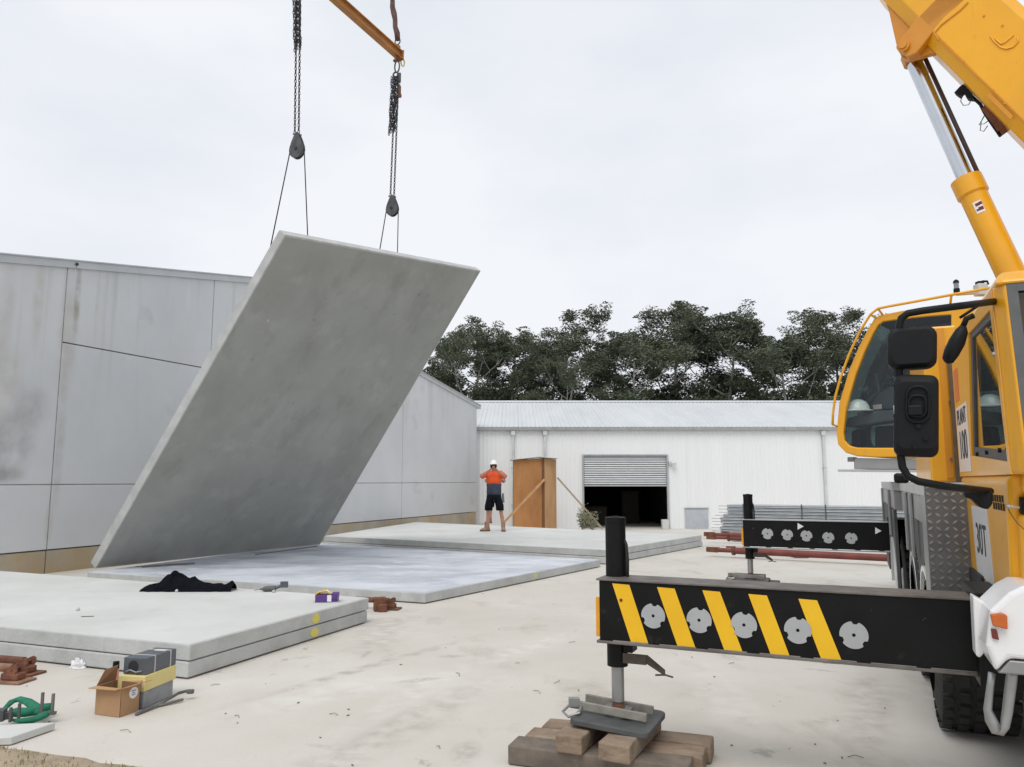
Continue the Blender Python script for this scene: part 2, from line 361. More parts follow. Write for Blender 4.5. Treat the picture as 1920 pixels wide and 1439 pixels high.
# dry grass and weeds on it
gm = MB()
for k in range(5200):
    t = random.random() ** 1.2; q = p0.lerp(p1, random.uniform(.30, .72) if k % 3 else random.uniform(.36, .47)) + Vector((-.3, -.95, 0)) * (random.random() ** 1.4 * .8 + .03)
    if noise.noise(q * 2.5) < -.05 and k % 4: continue
    h = random.uniform(.006, .026) * (1.7 if k % 7 == 0 else 1); a = random.uniform(0, 6.28); wv = Vector((math.cos(a), math.sin(a), 0)) * random.uniform(.002, .005)
    ln = Vector((random.uniform(-.6, .6), random.uniform(-.6, .6), 1)) * h
    gm.add([q + Vector((0, 0, .01)) - wv, q + Vector((0, 0, .01)) + wv, q + Vector((0, 0, .012)) + ln], [(0, 1, 2)])
gm_o = tag(gm.build('dry_grass', M_grass), 'sparse dry grass on the dirt verge', 'grass', kind='stuff')
# fine litter: chips, flakes and twigs over the yard
lm = MB()
for k in range(80):
    y = random.uniform(4.6, 16) if k % 3 else random.uniform(4.6, 8); x = random.uniform(-.62, .55) * y
    s_ = random.uniform(.003, .009); a = random.uniform(0, 3.1)
    lm.box((x, y, .004 + s_ * .3), (s_ * random.uniform(1, 3.2), s_, s_ * .6), a)
for k in range(12):
    y = random.uniform(4.6, 9); x = random.uniform(-.5, .45) * y; a = random.uniform(0, 3.1); L = random.uniform(.04, .13)
    lm.tube([(x, y, .006), (x + L * .5 * math.cos(a), y + L * .5 * math.sin(a), .014), (x + L * math.cos(a + .3), y + L * math.sin(a + .3), .006)], .0025, 4)
tag(lm.build('yard_litter', mat('litter_brown', (.24, .20, .15), (.12, .10, .08), 9, .9)), 'small chips and twigs scattered over the concrete yard', 'litter', kind='stuff')

# ------------------------------------------------------------------ tilt-up concrete building on the left
WA = Vector((-9.151, 14.02, 0)); WD = Vector((math.cos(R(68.23)), math.sin(R(68.23)), 0)); WN = Vector((WD.y, -WD.x, 0))
def W(s, z, out=0.0): return WA + WD * s + WN * out + Vector((0, 0, z))
def ztop(s): return 5.789 + .183 * s if s < 6.33 else 7.852 - .143 * s
bld = thing('concrete_building', W(6, 0), 'grey tilt-up concrete building with low gable and brown stained footing', 'building')
TH = .18
def wpanel(name, s0, s1, z0, z1, m, out=0.0, gap=.011):
    s0 += gap; s1 -= gap
    z0 += gap if z0 > 0 else 0
    top = [s0] + ([6.33] if z1 is None and s0 < 6.33 < s1 else []) + [s1]
    pts = [W(s0, z0, out), W(s1, z0, out)] + [W(s, (ztop(s) if z1 is None else z1 - gap), out) for s in reversed(top)]
    return MB().prism(pts, -WN * TH).build(name, m, bld, bevel=.008)
wax = math.atan2(WD.y, WD.x)
for s_, z_, rs, rz_, c_, am in ((1.16, 5.35, .10, 1.1, (.20, .19, .16), .9), (1.02, 4.6, .30, 1.5, (.36, .34, .29), .6), (1.0, 2.6, .16, 2.0, (.33, .32, .30), .55), (.35, 5.2, .16, 1.2, (.36, .34, .29), .6), (-.25, 4.9, .22, 1.2, (.38, .36, .32), .55),
        (.05, 2.45, .62, .85, (.25, .25, .245), .75), (.35, 3.1, .5, .7, (.27, .265, .26), .6), (-.25, 3.6, .5, .9, (.37, .33, .29), .6), (-.2, 1.85, .7, .22, (.20, .20, .195), .7), (1.62, 5.2, .07, 1.0, (.40, .39, .36), .6), (4.05, 6.0, .06, .6, (.62, .62, .60), .6),
        (14.5, 5.0, .35, 1.3, (.42, .42, .40), .6), (17.3, 4.6, .12, 1.2, (.42, .42, .40), .6), (19.8, 3.2, .2, 2.2, (.42, .42, .40), .5), (.9, .9, .12, .8, (.40, .38, .33), .6)):
    blot(M_wall, tuple(v * 1.15 for v in c_), W(s_, z_), (rs, .5, rz_), am * .85, 2.5, .25, .6, wax)
J = [-8, -3.55, .9, 5.0, 9.6, 14.25, 20.58]
for a_, b_ in zip(J[:-1], J[1:]):
    wpanel('footing_panel', a_, b_, -.7, .437, M_plinth, -.012)
    wpanel('wall_panel', a_, b_, .437, 1.667, M_wall)
for a_, b_ in zip(J[:-1], J[1:]):
    if a_ in (.9, 5.0):
        wpanel('wall_panel', a_, b_, 1.667, 4.44, M_wall)
    else: wpanel('wall_panel', a_, b_, 1.667, None, M_wall)
wpanel('wall_panel', .9, 4.86, 4.44, None, M_wall); wpanel('wall_panel', 4.86, 9.6, 4.44, None, M_wall)
bk = MB(); bk.prism([W(-8, -.7, -.24), W(20.5, -.7, -.24), W(20.5, ztop(20.5) - .06, -.24), W(6.33, ztop(6.33) - .06, -.24), W(-8, ztop(-8) - .06, -.24)], -WN * 18)
bk.build('building_core', M_wall, bld)
for s0, s1 in ((-8.1, 1.05), (1.06, 6.33), (6.34, 13.2), (13.21, 20.9)):
    f = MB()
    for dz0, dz1, o0, o1 in ((-.02, .13, .045, -.25), (.125, .15, .075, -.3)):
        f.hexa([W(s0, ztop(s0) + dz0, o0), W(s1, ztop(s1) + dz0, o0), W(s1, ztop(s1) + dz0, o1), W(s0, ztop(s0) + dz0, o1),
                W(s0, ztop(s0) + dz1, o0), W(s1, ztop(s1) + dz1, o0), W(s1, ztop(s1) + dz1, o1), W(s0, ztop(s0) + dz1, o1)])
    f.build('barge_flashing', M_flash, bld)
cl = MB(); p = W(1.05, ztop(1.05) + .06, .055); cl.tube([p, p + WN * .02], .03, 8); cl.build('flashing_clip', M_chain, bld)
jm = mat('joint_sealant', (.36, .365, .36), (.22, .22, .215), 3, .9)
for s_, z0, z1 in ((.9, .45, 5.9), (14.25, .45, 5.7), (4.86, 4.45, 6.55), (9.6, .45, 6.4)):
    MB().prism([W(s_ - .0115, z0, -.006), W(s_ + .0115, z0, -.006), W(s_ + .0115, z1, -.006), W(s_ - .0115, z1, -.006)], -WN * .06).build('joint_sealant', jm, bld)

for a_, b_ in zip(J[:-1], J[1:]):
    MB().prism([W(a_ + .02, 1.656, -.008), W(b_ - .02, 1.656, -.008), W(b_ - .02, 1.676, -.008), W(a_ + .02, 1.676, -.008)], -WN * .05).build('joint_sealant', jm, bld)
# ------------------------------------------------------------------ white steel shed across the back
YW = 33.6; GZ = gz(YW)
shed = thing('steel_shed', (6, YW, GZ), 'long white corrugated steel shed with half-open roller door', 'building')
def wx(px): return aty(px, 902, YW).x
def wz(py, px=1200): return aty(px, py, YW).z
eave = wz(803); dx0, dx1 = wx(1095), wx(1250); dtop = wz(855); x0, x1 = -3.2, 24.0
def sheet_profile(xa, xb, za, zb, y):                # ribbed wall sheet: pan with upstand ribs every 0.19 m
    m = MB(); n_ = max(1, round((xb - xa) / .19)); st = (xb - xa) / n_; xs_ = []
    for i in range(n_):
        b0 = xa + i * st; xs_ += [(b0, 0), (b0 + st * .62, 0), (b0 + st * .72, .008), (b0 + st * .9, .008)]
    xs_.append((xb, 0)); k = len(xs_)
    m.add([(x, y - d_, za) for x, d_ in xs_] + [(x, y - d_, zb) for x, d_ in xs_], [(i, i + 1, k + i + 1, k + i) for i in range(k - 1)])
    return m
segs = []; nd = round((dx1 - dx0) / .76); md_ = (dx1 - dx0) / nd
for i in range(nd): segs.append((dx0 + md_ * i, dx0 + md_ * (i + 1), dtop))
xx = dx0
while xx > x0: segs.append((xx - md_, xx, GZ - .2)); xx -= md_
xx = dx1
while xx < x1: segs.append((xx, xx + md_, GZ - .2)); xx += md_
for a_, b_, zb_ in segs: sheet_profile(a_, b_, zb_, eave, YW).build('wall_sheet', M_sheet, shed)
zr = wz(754) ; YR = YW + 7.5; zr = aty(1200, 754, YR).z
xx = x0 - .3
while xx < x1:
    xe = xx + .76; m = MB(); n_ = 4; st = .76 / n_; pr = []
    for i in range(n_): pr += [(xx + i * st, 0), (xx + i * st + st * .6, 0), (xx + i * st + st * .7, .02), (xx + i * st + st * .9, .02)]
    pr.append((xe - .004, 0)); k = len(pr)
    m.add([(x, YW - .18, eave + .03 + d_) for x, d_ in pr] + [(x, YR, zr + d_) for x, d_ in pr], [(i, i + 1, k + i + 1, k + i) for i in range(k - 1)])
    m.build('roof_sheet', M_roof, shed); xx = xe
m = MB(); m.hexa([(x0 - .3, YR - .25, zr - .03), (x1, YR - .25, zr - .03), (x1, YR + .25, zr - .03), (x0 - .3, YR + .25, zr - .03), (x0 - .3, YR - .02, zr + .07), (x1, YR - .02, zr + .07), (x1, YR + .02, zr + .07), (x0 - .3, YR + .02, zr + .07)])
m.build('ridge_cap', M_roof, shed)
MB().hexa([(x0 - .3, YR + .02, zr - .02), (x1, YR + .02, zr - .02), (x1, YR + 8, eave), (x0 - .3, YR + 8, eave), (x0 - .3, YR + .02, zr + .02), (x1, YR + .02, zr + .02), (x1, YR + 8, eave + .04), (x0 - .3, YR + 8, eave + .04)]).build('back_roof', M_roof, shed)
gt = MB(); gt.hexa([(x0 - .3, YW - .19, eave - .10), (x1, YW - .19, eave - .10), (x1, YW - .035, eave - .10), (x0 - .3, YW - .035, eave - .10), (x0 - .3, YW - .215, eave + .035), (x1, YW - .215, eave + .035), (x1, YW - .035, eave + .035), (x0 - .3, YW - .035, eave + .035)])
gt.build('gutter', M_gutter, shed)
for px in (962, 1022, 1546):
    x = wx(px); d_ = MB(); d_.box((x, YW - .085, (eave - .1 + GZ) / 2), (.10, .075, eave - .1 - GZ)); d_.box((x, YW - .10, eave - .22), (.17, .12, .2)); d_.build('downpipe', M_pipe, shed)
    for zz in (GZ + 1.0, GZ + 2.6): MB().box((x, YW - .085, zz), (.16, .09, .03)).build('pipe_bracket', M_gutter, shed)
# door opening: jambs, roller curtain, a bay behind painted near-black for its shade
fr_ = MB()
for x in (dx0 - .04, dx1 + .04): fr_.box((x, YW - .015, (dtop + GZ) / 2), (.07, .11, dtop - GZ))
fr_.box(((dx0 + dx1) / 2, YW - .015, dtop + .03), (dx1 - dx0 + .15, .11, .06)); fr_.build('door_frame', M_gutter, shed)
zb_ = wz(909); nsl = 13; sh = (dtop - zb_) / nsl
sl = MB(); zc = 0
sl.prism([(dx0 + .01, YW + .03, -sh / 2 + .008), (dx0 + .01, YW + .004, -sh / 4), (dx0 + .01, YW - .006, 0), (dx0 + .01, YW + .004, sh / 4), (dx0 + .01, YW + .03, sh / 2 - .008)], (dx1 - dx0 - .02, 0, 0))
base = sl.build('roller_slat', M_slat, shed); base.location = (0, 0, zb_ + sh / 2 - 0)
for i in range(1, nsl):
    o = base.copy(); col.objects.link(o); o.location = (0, 0, zb_ + sh * (i + .5))
MB().box(((dx0 + dx1) / 2, YW + .01, zb_ - .04), (dx1 - dx0 - .02, .05, .07)).build('bottom_rail', M_gutter, shed)
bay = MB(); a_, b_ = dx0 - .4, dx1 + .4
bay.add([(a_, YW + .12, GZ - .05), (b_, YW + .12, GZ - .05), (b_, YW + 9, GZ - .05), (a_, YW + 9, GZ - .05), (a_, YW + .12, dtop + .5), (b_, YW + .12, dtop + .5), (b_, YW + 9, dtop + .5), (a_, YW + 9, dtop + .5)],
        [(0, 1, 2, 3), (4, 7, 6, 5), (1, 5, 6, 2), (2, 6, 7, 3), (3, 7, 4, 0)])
bay.build('bay_shade_lining', M_dark, shed)
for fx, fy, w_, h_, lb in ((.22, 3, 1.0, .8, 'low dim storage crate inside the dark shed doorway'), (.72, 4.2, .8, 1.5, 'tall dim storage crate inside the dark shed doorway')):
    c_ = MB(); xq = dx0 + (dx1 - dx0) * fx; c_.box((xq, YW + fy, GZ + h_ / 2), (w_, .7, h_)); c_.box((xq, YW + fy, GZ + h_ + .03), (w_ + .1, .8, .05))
    tag(c_.build('storage_crate', mat('shaded_crate_brown', (.03, .026, .02), None, 5, .9), bevel=.02), lb, 'crate', 'crates inside the shed')  # crate brown darkened to stand for the shade inside the doorway
m = MB(); a_, b_ = wx(1283), wx(1325); m.box(((a_ + b_) / 2, YW - .06, (GZ + wz(955)) / 2), (b_ - a_, .05, wz(955) - GZ)); m.build('side_hatch', M_greydoor, shed, bevel=.006)
m = MB(); m.box(((a_ + b_) / 2, YW - .06, wz(954) + .02), (b_ - a_ + .06, .09, .04)); m.build('hatch_head', M_gutter, shed)
fl = MB(); q = aty(1262, 870, YW - .12); fl.tube([q + Vector((-.12, .12, .02)), q + Vector((-.02, 0, 0))], .02, 6); fl.box(q + Vector((.03, -.03, -.02)), (.2, .1, .12)); fl.box(q + Vector((-.12, .06, .03)), (.12, .1, .14)); fl.build('floodlight', M_pipe, shed)
m = MB(); q = aty(1247, 985, YW - .25); m.box((q.x, q.y, GZ + .2), (.28, .3, .4)); tag(m.build('concrete_block', M_slab, bevel=.015), 'pale concrete block beside the shed doorway', 'block')

# ================================================================== CONCRETE SLABS
def slab(name, pts, z0, th, label, top=M_slab, group='precast slabs lying on the yard', zfun=None):
    """a cast slab: edge body plus the trowelled top face as its own skin"""
    pts = [Vector((p[0], p[1], 0)) for p in pts]
    cx = sum((p for p in pts), Vector()) / len(pts)
    o = thing(name, (cx.x, cx.y, z0), label, 'slab', group)
    MB().prism([p + Vector((0, 0, z0)) for p in pts], (0, 0, th)).build('slab_body', M_slabedge, o, bevel=.012, seg=3)
    ins = [p + (cx - p).normalized() * .028 for p in pts]
    MB().prism([p + Vector((0, 0, z0 + th - .01)) for p in ins], (0, 0, .0115)).build('top_face', top, o)
    return o
def mark(o, a, b, z0, z1, t, m=M_paint, w_=.07):
    """a sprayed patch on the slab edge that runs from a to b"""
    a = Vector((*a, 0)); b = Vector((*b, 0)); d = (b - a).normalized(); nn = Vector((d.y, -d.x, 0)); c = a.lerp(b, t); mb = MB(); pts = []
    k = 14
    for i in range(k):
        an = 2 * math.pi * i / k; rr = 1 + .35 * noise.noise(Vector((i * 2.1, z0 * 9, t * 7)))
        pts.append(c + d * (w_ * rr * math.cos(an)) + Vector((0, 0, (z0 + z1) / 2 + (z1 - z0) / 2 * rr * .8 * math.sin(an))) + nn * .004)
    mb.prism(pts, -nn * .003); mb.build('paint_mark', m, o)
A_, B_ = (-2.86, 7.05), (-1.79, 9.80)
d1, d2 = (math.cos(R(159.1)), math.sin(R(159.1))), (math.cos(R(156.1)), math.sin(R(156.1)))
FL_, BL_ = (A_[0] + 7.4 * d1[0], A_[1] + 7.4 * d1[1]), (B_[0] + 7.4 * d2[0], B_[1] + 7.4 * d2[1])
n_lo = slab('precast_slab', [A_, B_, BL_, FL_], .014, .134, 'lower slab of the stack behind the cardboard box')
def sh_(p, x, y): return (p[0] + x, p[1] + y)
n_up = slab('precast_slab', [sh_(A_, .006, .004), sh_(B_, .012, .02), sh_(BL_, .01, .02), sh_(FL_, .006, 0)], .158, .140, 'upper slab of its stack, under the black jacket')
mark(n_lo, A_, B_, .02, .135, .63); mark(n_up, sh_(A_, .006, .004), sh_(B_, .012, .02), .165, .29, .63)
Am, Bm, Cm, Dm = (-1.24, 11.25), (1.80, 15.98), (-5.02, 20.15), (-7.45, 13.80)
mid = slab('casting_slab', [Am, Bm, Cm, Dm], .014, .136, 'single slab with bluish mottled top beneath the tilted panel', top=M_bed)
mark(mid, Am, Bm, .03, .145, .545, w_=.04)
Af, Bf, Cf, Df = (1.99, 16.45), (5.10, 20.95), (-3.40, 27.55), (-4.98, 20.60)
f_lo = slab('precast_slab', [Af, Bf, Cf, Df], .014, .134, 'lower slab of the stack under the worker')
f_up = slab('precast_slab', [sh_(Af, .02, .02), sh_(Bf, -.03, -.02), sh_(Cf, 0, -.02), sh_(Df, .02, .02)], .158, .140, 'upper slab of its stack, under the worker in orange')
for o, z in ((f_lo, -.0), ): pass

# ------------------------------------------------------------------ the tilted panel in the slings
pb0, pb1 = atz(178, 1067, .165), atz(600, 1022, .165)
pe = (pb1 - pb0).normalized(); pn = Vector((pe.y, -pe.x, 0)); TH_ = R(54)
pm = pn * math.cos(TH_) + Vector((0, 0, math.sin(TH_))); PN = pe.cross(pm).normalized()
if PN.dot(CAM - pb0) < 0: PN = -PN                       # the face towards the camera
pt0, pt1 = onplane(535, 440, pb0, PN), onplane(902, 508, pb0, PN)
PT = .18
pan = thing('tilt_panel', pb0.lerp(pb1, .5), 'big grey concrete wall panel tilted up on edge, hanging from chains', 'panel')
loop = [pb0, pb1, pt1, pt0]
MB().prism(loop, -PN * PT).build('panel_body', M_slabedge, pan, bevel=.014, seg=3)
cc = sum(loop, Vector()) / 4
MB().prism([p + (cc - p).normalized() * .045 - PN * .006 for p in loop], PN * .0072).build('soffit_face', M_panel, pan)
pin = MB(); q = onplane(502, 601, pb0, PN); pin.tube([q - PN * .005, q + PN * .012], .022, 10); pin.build('ferrule', M_lgrey, pan)
for (x, y) in ((690, 660), (470, 830), (610, 560), (560, 700), (740, 590)):
    q = onplane(x, y, pb0, PN); m = MB(); m.tube([q - PN * .004, q + PN * .004], .013, 8); m.build('ferrule', M_steel, pan)
PB = pb0 - PN * PT                                        # a point on its back face
anch = [onplane(507, 500, PB, PN), onplane(584, 468, PB, PN), onplane(716, 486, PB, PN), onplane(751, 492, PB, PN)]
for a_ in anch:
    m = MB(); m.box(a_ - PN * .02, (.12, .12, .05)); m.tube([a_ - PN * .01, a_ - PN * .09], .03, 8); m.torus(a_ - PN * .10, .04, .012, pe); m.build('lifting_clutch', M_block, pan)
# two flat bars lying on the bed along the panel foot
for k, ((xa, ya), (xb, yb)) in enumerate((((255, 1063), (365, 1056)), ((480, 1040), (594, 1024.5)))):
    a_, b_ = atz(xa, ya, .16), atz(xb, yb, .16); m = MB(); d = (b_ - a_); m.box((a_ + b_) / 2, (d.length, .05, .014), math.atan2(d.y, d.x)); 
    if k == 0: m.box((a_ + b_) / 2 + Vector((.1, -.11, 0)), (d.length * .9, .04, .012), math.atan2(d.y, d.x) + .04)
    tag(m.build('flat_bar', M_steel), ('pair of flat steel bars' if k == 0 else 'single flat steel bar') + (' on the slab at the low corner of the tilted panel' if k == 0 else ' along the far foot of the tilted panel'), 'steel bar')

# ------------------------------------------------------------------ rigging: two chain falls, two blocks, a spreader beam
def chain(mb, a, b, pitch=.060, r=.0080, wob=0.0, seed=0):
    a, b = Vector(a), Vector(b); L = (b - a).length; n_ = max(2, int(L / pitch)); d = (b - a).normalized()
    s1 = Vector((1, .25, 0)).cross(d).normalized(); s2 = d.cross(s1)
    for i in range(n_):
        t = (i + .5) / n_; off = Vector((noise.noise(Vector((t * 6, seed, 0))), noise.noise(Vector((t * 6, seed, 9))), 0)) * wob
        ph = .5 + (math.pi / 2 if i % 2 else 0)
        mb.torus(a.lerp(b, t) + off, .0175, r, s1 * math.cos(ph) + s2 * math.sin(ph), 8, 5, stretch=(d, 2.3))
def block_and_rope(px, py0, py1, an, hang_top, label):
    depth = (an[0].y + an[1].y) / 2
    c0, c1 = aty(px, py0, depth), aty(px, py1, depth)
    h = c0.z - c1.z; o = thing('pulley_block', c1, label + ' pulley block', 'pulley', 'pulley blocks above the panel')
    x = Vector((.93, -.36, 0)); y = Vector((.36, .93, 0))
    cen = c1 + Vector((0, 0, h * .36))
    for sgn in (-1, 1):
        prof = []
        for i in range(22):
            t = 2 * math.pi * i / 22; sx_, sz_ = math.sin(t), math.cos(t)
            wv = h * .30 * (1 if sz_ < 0 else 1 - .52 * sz_); prof.append(cen + x * (wv * sx_) + Vector((0, 0, h * (.36 if sz_ < 0 else .64) * sz_)) + y * (.028 * sgn + (.0 if sgn > 0 else -.018)))
        MB().prism(prof, y * .018).build('cheek_plate', M_block, o, bevel=.004)
    m = MB(); m.tube([cen - y * .026, cen + y * .026], h * .29, 22); m.build('sheave', M_steel, o)
    m = MB(); m.tube([cen - y * .062, cen + y * .062], h * .06, 10); m.build('axle_pin', M_chain, o)
    m = MB(); top_ = c1 + Vector((0, 0, h * .93)); m.tube([top_ - y * .05 - x * .07, top_ + y * .05 + x * .05], .016, 8); m.build('head_pin', M_steel, o)
    return o, c0, c1, cen, h, depth, x
o1, c0, c1, cen1, h1, dep1, xb = block_and_rope(556.5, 249, 298, anch[:2], None, 'grey steel')
o2, k0, k1, cen2, h2, dep2, _ = block_and_rope(735.5, 366, 406, anch[2:], None, 'grey steel')
o1['label'] = 'grey teardrop pulley block over the panel corner nearer the concrete building'
o2['label'] = 'grey teardrop pulley block below the orange beam end'
for cen, h, an, lb in ((cen1, h1, anch[:2], 'thin wire sling from the pulley block to the panel corner'), (cen2, h2, anch[2:], 'thin wire sling from the pulley block under the beam end')):
    m = MB(); r_ = h * .305; pts = [an[0] - PN * .10]
    for i in range(9):
        t = math.pi * (1.08 + .0) - i * math.pi * 1.16 / 8 + 0
        pts.append(cen + xb * (math.cos(math.pi + (math.pi * i / 8) * -1) * r_) + Vector((0, 0, math.sin(math.pi * i / 8) * r_)))
    pts.append(an[1] - PN * .10)
    m.tube(pts, .0105, 6); tag(m.build('wire_sling', M_rope, smooth=True), lb, 'wire rope')
# beam: level, its near end above the first block, its end lug above the second
be = aty(745, 100, dep2); bs = aty(561, -64, dep1); bd = (be - bs).normalized(); side = Vector((bd.y, -bd.x, 0))
sb = thing('spreader_beam', bs.lerp(be, .5), 'orange steel spreader beam carrying the chain falls', 'beam')
e0, e1 = bs - bd * .35, be + bd * .12; m = MB()
prof = lambda p: [p + side * x_ + Vector((0, 0, z_)) for x_, z_ in ((-.075, -.09), (.075, -.09), (.075, -.072), (.012, -.072), (.012, .072), (.075, .072), (.075, .09), (-.075, .09), (-.075, .072), (-.012, .072), (-.012, -.072), (-.075, -.072))]
m.prism(prof(e0), e1 - e0); m.build('i_section', M_beam, sb)
m = MB(); m.box(be + bd * .10, (.02, .18, .22), math.atan2(bd.y, bd.x)); m.box(be + Vector((0, 0, -.12)), (.14, .03, .10), math.atan2(bd.y, bd.x)); m.box(be + Vector((0, 0, .13)), (.15, .03, .12), math.atan2(bd.y, bd.x)); m.build('end_lug', M_beam, sb, bevel=.006)
m = MB(); m.box(bs + Vector((0, 0, -.12)), (.14, .03, .10), math.atan2(bd.y, bd.x)); m.build('end_lug', M_beam, sb, bevel=.006)
m = MB(); m.torus(be + bd * .16 + Vector((0, 0, -.10)), .05, .016, side, 12, 6, stretch=((0, 0, 1), 1.7)); m.build('spare_shackle', M_ypaper, sb)
m = MB(); m.tube([be + bd * .16 + Vector((0, 0, .16)), be + bd * .15 + Vector((0, 0, -.02))], .028, 8); m.tube([be - side * .1 + Vector((0, 0, -.14)), be + side * .1 + Vector((0, 0, -.14))], .03, 8); m.build('lug_pin', M_rust, sb)
for nm, top, bot, sb_, lb, L_bag in (('chain_fall', bs + Vector((0, 0, -.18)), c0, 1, 'long chain bundle hanging from the beam over the panel corner nearer the concrete building', .52), ('chain_fall', be + Vector((0, 0, -.42)), k0, 2, 'chain bundle hanging from the oval ring under the beam end', .70)):
    t_ = thing(nm, bot, lb, 'chain', 'chain falls above the panel')
    m = MB(); v = top - bot; zt = top.z - .10
    for sg in (-1, 1): chain(m, bot + xb * (.042 * sg) - Vector((0, 0, .02)), Vector((top.x, top.y, zt)) + xb * .040 * sg, seed=sg + sb_)
    m.build('lift_chain', M_chain, t_)
    m = MB(); zl = bot.z + (zt - bot.z) * (.52 if sb_ == 1 else .50)
    for j in range(7 if sb_ == 2 else 6):
        ox = -.105 + .028 * j; oy = .03 * math.sin(j * 2.1); p_ = Vector((top.x + ox, top.y + oy, zt)); q_ = Vector((bot.x + ox * .75 - .015, bot.y + oy, zl + .13 * abs(math.sin(j * 1.7))))
        chain(m, q_, p_, wob=.022, seed=j * 3 + sb_)
    m.build('slack_chain', M_chain, t_)
    m = MB(); m.torus(Vector((top.x - .03, top.y, zt + .04)), .055, .02, (.36, .93, 0), 12, 6); m.box((top.x + .05, top.y, zt - .02), (.07, .05, .2)); m.build('grab_hook', M_block, t_, bevel=.01)
    if sb_ == 2:
        m = MB(); m.torus(Vector((be.x, be.y, be.z - .30)), .055, .017, (.36, .93, 0), 16, 6, stretch=((0, 0, 1), 2.3)); m.build('oval_ring', M_block, t_, smooth=True)
        m = MB(); m.box((top.x + .055, top.y, zt - .30), (.07, .06, .2)); m.box((top.x + .06, top.y, zt - .42), (.09, .05, .08)); m.build('shortening_clutch', M_rust, t_, bevel=.015)
    else:
        m = MB(); m.torus(bs + Vector((0, 0, -.18)), .055, .017, (.36, .93, 0), 16, 6, stretch=((0, 0, 1), 1.6)); m.build('oval_ring', M_block, t_, smooth=True)

